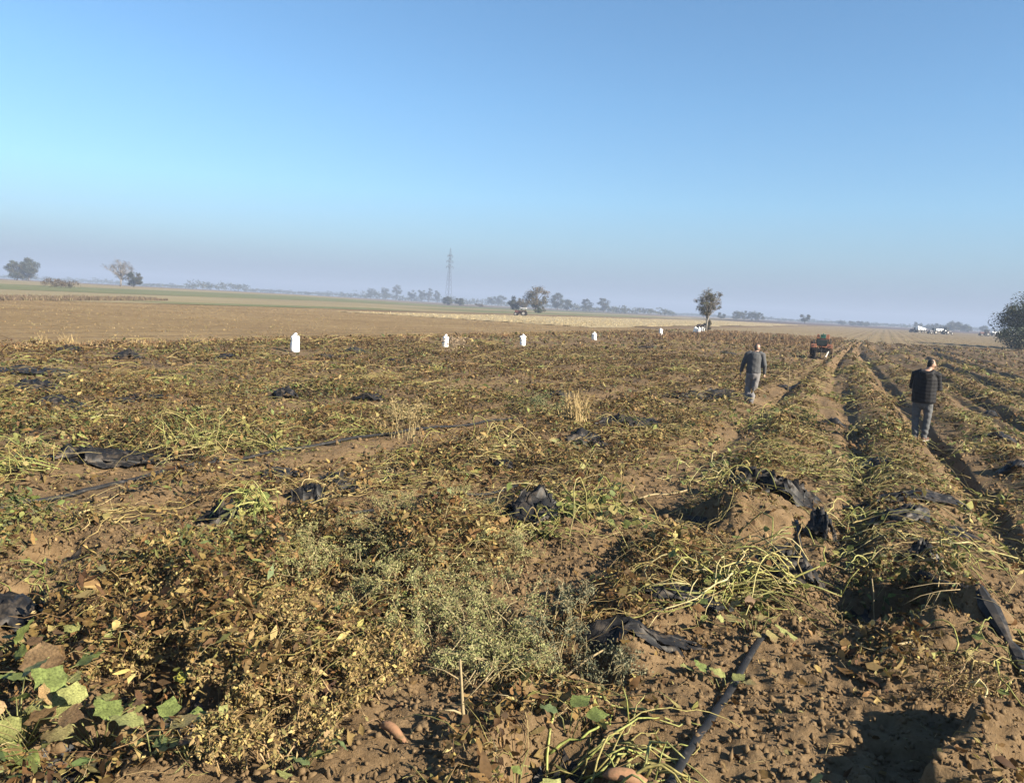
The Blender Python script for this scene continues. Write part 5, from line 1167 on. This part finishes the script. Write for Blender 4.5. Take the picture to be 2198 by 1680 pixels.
# ------------------------------------------------------------------ power pylon
def pylon():
    x, y = gd(962, 590); z0 = gz(x, y); Hh = 42.0
    root = empty('power_pylon', (x, y, z0 - 0.2), 0.95, 'tall grey lattice power pylon rising behind two bushes', 'pylon')
    M_P = plain('galvanised_steel', (0.16, 0.17, 0.18), 0.6, 0.2, 0.15, 2)
    def half(z): return 2.1 + (0.65 - 2.1) * min(1, z / 28.0)
    lv = [0, 5, 9.5, 13.5, 17, 20.2, 23, 25.5, 28, 30.5, 33, 35.5, 38]
    for sx in (-1, 1):
        for sy in (-1, 1):
            m = MB(); m.tube([(sx * half(z), sy * half(z), z) for z in lv] + [(0, 0, Hh)], 0.075, 4); m.build('leg', M_P, root)
    m = MB()
    for a, b in zip(lv[:-1], lv[1:]):
        A, B = half(a), half(b)
        for ax in (0, 1):
            for s_ in (-1, 1):
                for d in (-1, 1):
                    p = [s_ * A, d * A, a]; q = [s_ * B, -d * B, b]
                    if ax: p = [p[1], p[0], a]; q = [q[1], q[0], b]
                    m.bar(p, q, 0.035, 3)
    tag(m.build('bracing', M_P, root), kind='stuff')
    for z, L in ((28, 4.0), (32, 3.6), (36, 3.0)):
        m = MB()
        for s_ in (-1, 1):
            for k in (-1, 1): m.bar((s_ * 0.9, k * 0.9, z), (s_ * L, 0, z + 0.25), 0.10); m.bar((s_ * 0.9, k * 0.9, z + 1.4), (s_ * L, 0, z + 0.25), 0.08)
        m.box((0, 0, z), (2.0, 2.0, 0.25)); m.build('cross_arm', M_P, root)
        for s_ in (-1, 1):
            m = MB(); m.tube([(s_ * (L - 0.1), 0, z + 0.2), (s_ * (L - 0.1), 0, z - 1.2)], 0.14, 6); m.build('insulator', M_P, root)
pylon()

# ------------------------------------------------------------------ trees
def grow(root, Hh, W, nclump, nleaf, lsize, pal, seed, trunk_h=0.25, dens=0.5, bark=M_BARK, tr=None, flat=1.0, limbs=True, lean=(0, 0), clump_r=0.17, sub=2, shell=0.55, bushy=False):
    rng = np.random.RandomState(seed)
    tr = tr or Hh * 0.03
    cz = Hh * (trunk_h + (1 - trunk_h) / 2); rz_ = Hh * (1 - trunk_h) / 2
    C = []
    while len(C) < nclump:
        d = rng.randn(3); d /= np.linalg.norm(d); q = rng.rand() ** (1 / 3)
        q = shell + (1 - shell) * q if rng.rand() < 0.7 else q
        p = d * q * np.array([W / 2 * 0.86, W / 2 * 0.86, rz_ * 0.86])
        p = p * (0.82 + 0.36 * rng.rand())
        if p[2] < 0 and not bushy: p[:2] *= 1 - 0.35 * abs(p[2]) / rz_
        C.append(p + [lean[0] * (cz + p[2]) / Hh, lean[1] * (cz + p[2]) / Hh, cz])
    m = MB()
    top = np.array([lean[0] * 0.75, lean[1] * 0.75, Hh * 0.78])
    T = [np.array([0, 0, -0.2]), np.array([0.01 * Hh * rng.randn(), 0.01 * Hh * rng.randn(), Hh * max(0.1, trunk_h) * 0.8]), top * 0.62 + rng.randn(3) * 0.02 * Hh, top]
    m.tube(T, [tr * 1.25, tr, tr * 0.6, tr * 0.2], 7)
    def tp(t): return T[1] * (1 - t) + T[3] * t
    if limbs:
        for c in C:
            t = float(np.clip((c[2] / Hh - trunk_h) * 0.7 + 0.05 * rng.randn(), 0, 0.85)); b = tp(t)
            mid = (b + c) / 2 + np.array([0, 0, -0.03 * Hh * rng.rand()]) + rng.randn(3) * 0.015 * Hh
            m.tube([b, mid, c], [tr * 0.42, tr * 0.26, tr * 0.08], 4)
            for q in range(sub):
                e = c + rng.randn(3) * W * clump_r * 0.55; m.tube([mid * 0.35 + c * 0.65, (c + e) / 2, e], [tr * 0.12, tr * 0.09, tr * 0.04], 3)
    m.build('trunk', bark, root, smooth=True)
    C = np.array(C); k = rng.randint(0, len(C), nleaf)
    off = rng.randn(nleaf, 3); off /= np.linalg.norm(off, axis=1)[:, None]; off *= (rng.rand(nleaf, 1) ** 0.5) * W * clump_r * (0.7 + 0.6 * rng.rand(len(C)))[k][:, None] * [1, 1, 0.8 * flat]
    P = C[k] + off; P[:, 2] = np.maximum(P[:, 2], 0.05)
    pal = np.array(pal); kc = rng.randint(0, len(pal), len(C))
    cc = np.where(rng.rand(nleaf, 1) < 0.6, pal[kc[k]], pal[rng.randint(0, len(pal), nleaf)]) * (0.65 + 0.6 * rng.rand(nleaf, 1))
    v_, f_, c_ = scatter_mesh(P, lsize * (0.6 + 0.8 * rng.rand(nleaf)), cc, LEAF2, 1.5, rng)
    return obj('crown', raw_mesh('crown', v_, f_, M_CROWN, c_), root)
def tree(label, pos, Hh, W, seed, pal, name='tree', cat='tree', group=None, sink=0.0, **kw):
    root = empty(name, (pos[0], pos[1], gz(*pos) - sink), 0, label, cat, group)
    grow(root, Hh, W, seed=seed, pal=pal, **kw); return root
OLIVE = [(0.10, 0.12, 0.05), (0.14, 0.15, 0.06), (0.08, 0.095, 0.045), (0.17, 0.15, 0.07)]
RUST = [(0.19, 0.155, 0.08), (0.24, 0.185, 0.10), (0.15, 0.14, 0.07), (0.27, 0.21, 0.13)]
DKGR = [(0.05, 0.075, 0.035), (0.075, 0.095, 0.04), (0.06, 0.07, 0.04), (0.10, 0.11, 0.05)]
p = gp(1515, 711.5); tree('lone sparse autumn tree with thin lower trunk above white sacks', p, 6.5, 4.3, 3, RUST + OLIVE[:2], nclump=70, nleaf=4600, lsize=0.17, trunk_h=0.30, clump_r=0.115, tr=0.13, lean=(0.35, 0), sub=5, shell=0.4, bark=M_PALEBARK)
tree('leafy shrub at the foot of the lone tree', gp(1519, 711), 1.8, 1.5, 4, RUST, 'shrub', 'shrub', nclump=8, nleaf=1190, lsize=0.18, trunk_h=0.05, bushy=True)
p = gp(2222, 751); tree('big dense dark green tree beside the loaded trailers', p, 8.1, 11.0, 7, DKGR + OLIVE[:2], nclump=80, nleaf=17000, lsize=0.25, trunk_h=0.03, clump_r=0.13, tr=0.28, sub=4, bushy=True, shell=0.6)
tree('dense low growth skirting the big dark green tree', gp(2200, 751.5), 3.2, 6.4, 8, DKGR, 'shrub', 'shrub', nclump=30, nleaf=5000, lsize=0.26, trunk_h=0.02, bushy=True)
p = gp(1150, 671.5); tree('rounded brownish autumn tree near the canopied tractor', p, 9.8, 10.4, 11, RUST + OLIVE[:1], nclump=34, nleaf=3600, lsize=0.42, trunk_h=0.16, tr=0.28, clump_r=0.15)
tree('low green shrub under the rounded autumn tree', gp(1157, 672), 2.6, 4.2, 12, OLIVE, 'shrub', 'shrub', nclump=10, nleaf=1190, lsize=0.36, trunk_h=0.02, bushy=True)
p = gd(1104, 380); tree('dark dense tree left of the rounded autumn tree', p, 6.4, 6.6, 13, DKGR, nclump=20, nleaf=3060, lsize=0.45, trunk_h=0.04, bushy=True)
p = gd(1121, 375); tree('greyish thin tree between dark tree and autumn tree', p, 7.0, 6.0, 14, RUST[:3], nclump=18, nleaf=2210, lsize=0.43, trunk_h=0.08)
p = gd(36, 560); tree('round green tree, left of the close pair on the plain', p, 12.4, 11.0, 21, OLIVE, nclump=40, nleaf=6120, lsize=0.56, trunk_h=0.05, bushy=True)
p = gd(62, 560); tree('round green tree, right and taller of the close pair', p, 13.6, 12.0, 22, OLIVE, nclump=44, nleaf=6800, lsize=0.56, trunk_h=0.04, bushy=True)
p = gd(259, 425); tree('half bare tree with pale forked trunk on the plain', p, 14.8, 13.5, 23, [(0.13, 0.12, 0.07), (0.17, 0.14, 0.09), (0.20, 0.17, 0.12)], nclump=36, nleaf=1900, lsize=0.40, trunk_h=0.16, tr=0.42, clump_r=0.13, bark=M_PALEBARK, sub=7, shell=0.3)
p = gd(287, 420); tree('round dark bush beside the pale forked trunk', p, 7.6, 7.6, 24, DKGR + RUST[:1], 'bush', 'bush', nclump=26, nleaf=4420, lsize=0.45, trunk_h=0.02, bushy=True)
p = gp(132, 622); tree('low sprawling bare bush on the left fallow land', p, 2.6, 10.5, 25, [(0.20, 0.15, 0.10), (0.26, 0.20, 0.13), (0.15, 0.12, 0.08)], 'bush', 'bush', nclump=34, nleaf=2200, lsize=0.28, trunk_h=0.02, clump_r=0.10, bushy=True, sub=6)
p = gd(961, 575); tree('green bush at the foot of the pylon', p, 6.6, 9.0, 26, DKGR + OLIVE, 'bush', 'bush', nclump=22, nleaf=2550, lsize=0.56, trunk_h=0.02, bushy=True)
p = gd(986, 572); tree('tapered green bush standing beside the pylon bush', p, 5.6, 6.6, 27, DKGR + OLIVE, 'bush', 'bush', nclump=18, nleaf=2210, lsize=0.56, trunk_h=0.02, bushy=True)
p = gd(1028, 560); tree('small brown bare bush right of the pylon bushes', p, 2.6, 7.0, 28, RUST, 'bush', 'bush', nclump=12, nleaf=850, lsize=0.50, trunk_h=0.02, bushy=True)
p = gd(1197, 700); tree('large hazy tree just behind the rounded autumn tree', p, 15.5, 15.0, 31, OLIVE, nclump=30, nleaf=3060, lsize=0.84, trunk_h=0.14)
p = gd(1218, 705); tree('smaller hazy tree beside the large hazy tree', p, 10.0, 10.0, 32, OLIVE, nclump=20, nleaf=1870, lsize=0.84, trunk_h=0.08)
p = gd(1258, 750); tree('hazy tree with open crown, first of the standing pair', p, 12.0, 11.0, 33, OLIVE, nclump=22, nleaf=1870, lsize=0.84, trunk_h=0.12)
p = gd(1296, 750); tree('hazy taller tree with twin tops, second of the pair', p, 14.5, 12.5, 34, OLIVE, nclump=24, nleaf=2040, lsize=0.84, trunk_h=0.12)
p = gd(1548, 700); tree('small round hazy bush right of the lone autumn tree', p, 6.4, 6.6, 35, OLIVE, 'bush', 'bush', nclump=14, nleaf=1360, lsize=0.67, trunk_h=0.02, bushy=True)
for i, (x_, h_, w_) in enumerate([(1582, 7.4, 10), (1598, 8.2, 11), (1614, 8.0, 11), (1629, 6.8, 10)]):
    p = gd(x_, 700 + i * 6); tree('hazy rounded tree in the copse right of the lone tree', p, h_, w_, 36 + i, OLIVE, group='copse right of the lone tree', nclump=18, nleaf=1700, lsize=0.73, trunk_h=0.03, bushy=True)
p = gd(1728, 640); tree('small hazy flat topped tree beyond the orange tractor', p, 7.6, 8.6, 41, OLIVE, nclump=16, nleaf=1360, lsize=0.67, trunk_h=0.22, tr=0.3)
for i, (x_, h_, w_) in enumerate([(2036, 6.5, 12), (2048, 8.4, 14), (2062, 8.0, 14), (2074, 6.0, 10)]):
    p = gd(x_, 800 + i * 6); tree('hazy tree of the rounded copse behind the trailers', p, h_, w_, 46 + i, OLIVE, group='copse behind the trailers', nclump=18, nleaf=1700, lsize=0.78, trunk_h=0.03, bushy=True)
for i, (x_, h_, w_) in enumerate([(1969, 7.0, 9), (2010, 6.0, 12), (1995, 4.5, 10), (2112, 7.5, 9), (1830, 4.5, 9), (1846, 4.8, 9), (1860, 4.0, 8), (1808, 3.5, 8)]):
    p = gd(x_, 900 + i * 4); tree('faint hazy tree on the skyline of the right plain', p, h_, w_, 52 + i, OLIVE, group='faint skyline trees', nclump=14, nleaf=1020, lsize=0.90, trunk_h=0.05, bushy=True)
for i, (x_, h_, w_, d_) in enumerate([(828, 16, 14, 1050), (850, 20, 14, 1060), (884, 17, 12, 1050), (905, 18, 11, 1040), (920, 19, 10, 1040), (938, 17, 10, 1045), (796, 13, 16, 1080), (1056, 13, 14, 1000), (1076, 14, 14, 1000)]):
    p = gd(x_, d_); tree('hazy tall tree rising from the far woods near the pylon', p, h_, w_, 62 + i, OLIVE, group='tall trees of the far woods', nclump=20, nleaf=1530, lsize=1.12, trunk_h=0.2, tr=0.4)

def wood(name, label, spans, seed):
    rng = np.random.RandomState(seed); VV_, FF_, CC_ = [], [], []; b = 0
    for (x0, x1, D, h0, h1) in spans:
        n = int((x1 - x0) * D / F_PX / 5.0) + 1
        for i in range(n):
            px = x0 + (x1 - x0) * (i + rng.rand()) / n; q = gd(px, D * (1 + 0.05 * rng.randn()))
            z0 = gz(*q); hh = (h0 + (h1 - h0) * rng.rand() ** 1.5) * 0.85; w = 10 + 9 * rng.rand(); k = 120
            cl = rng.randn(7, 3) * [w * 0.28, w * 0.28, hh * 0.2] + [0, 0, hh * 0.52]
            P = cl[rng.randint(0, 7, k)] + rng.randn(k, 3) * [w * 0.14, w * 0.14, hh * 0.12]
            P[:, 2] = np.clip(P[:, 2], 0.2, hh * 1.1); P += [q[0], q[1], z0]
            c = np.array(OLIVE)[rng.randint(0, 4, k)] * (0.7 + 0.6 * rng.rand(k, 1))
            v_, f_, c_ = scatter_mesh(P, 1.7 * (0.6 + 0.8 * rng.rand(k)), c, LEAF2, 1.5, rng)
            VV_.append(v_); FF_.append(f_ + b); CC_.append(c_); b += len(v_)
    return tag(obj(name, raw_mesh(name, np.concatenate(VV_), np.concatenate(FF_), M_CROWN, np.concatenate(CC_))), label, 'woods', kind='stuff')
wood('far_woods', 'long hazy belt of woods along the horizon behind the pylon', [(780, 1095, 1080, 8, 13), (1095, 1240, 1000, 8, 12), (1240, 1330, 820, 5, 8), (1310, 1445, 830, 6, 9.5), (690, 790, 1200, 6, 10)], 81)
wood('far_woods', 'hazy blue copse on the skyline right of the pale forked tree', [(405, 530, 1000, 8, 13), (300, 405, 1250, 4, 7), (530, 700, 1300, 5, 8)], 82)
wood('far_woods', 'faint blue line of trees along the right horizon', [(1440, 1580, 1500, 4, 7), (1640, 1960, 1300, 4, 7), (1960, 2260, 1500, 5, 9), (-60, 300, 1700, 6, 11)], 83)

# ------------------------------------------------------------------ the hazy air over the plain
m = MB(); m.box((550, 1150, 23.5), (5100, 4500, 55))
hz = m.build('haze', None)
hz.data.materials.clear()
M_HAZE = bpy.data.materials.new('hazy_air'); M_HAZE.use_nodes = True
nt = M_HAZE.node_tree; nt.nodes.clear()
vo = nt.nodes.new('ShaderNodeVolumePrincipled'); mo = nt.nodes.new('ShaderNodeOutputMaterial')
vo.inputs['Color'].default_value = (0.36, 0.44, 0.60, 1); vo.inputs['Density'].default_value = 0.0007; vo.inputs['Anisotropy'].default_value = 0.0
nt.links.new(vo.outputs[0], mo.inputs['Volume'])
hz.data.materials.append(M_HAZE)
tag(hz, 'thin bluish haze over the plain', kind='stuff')
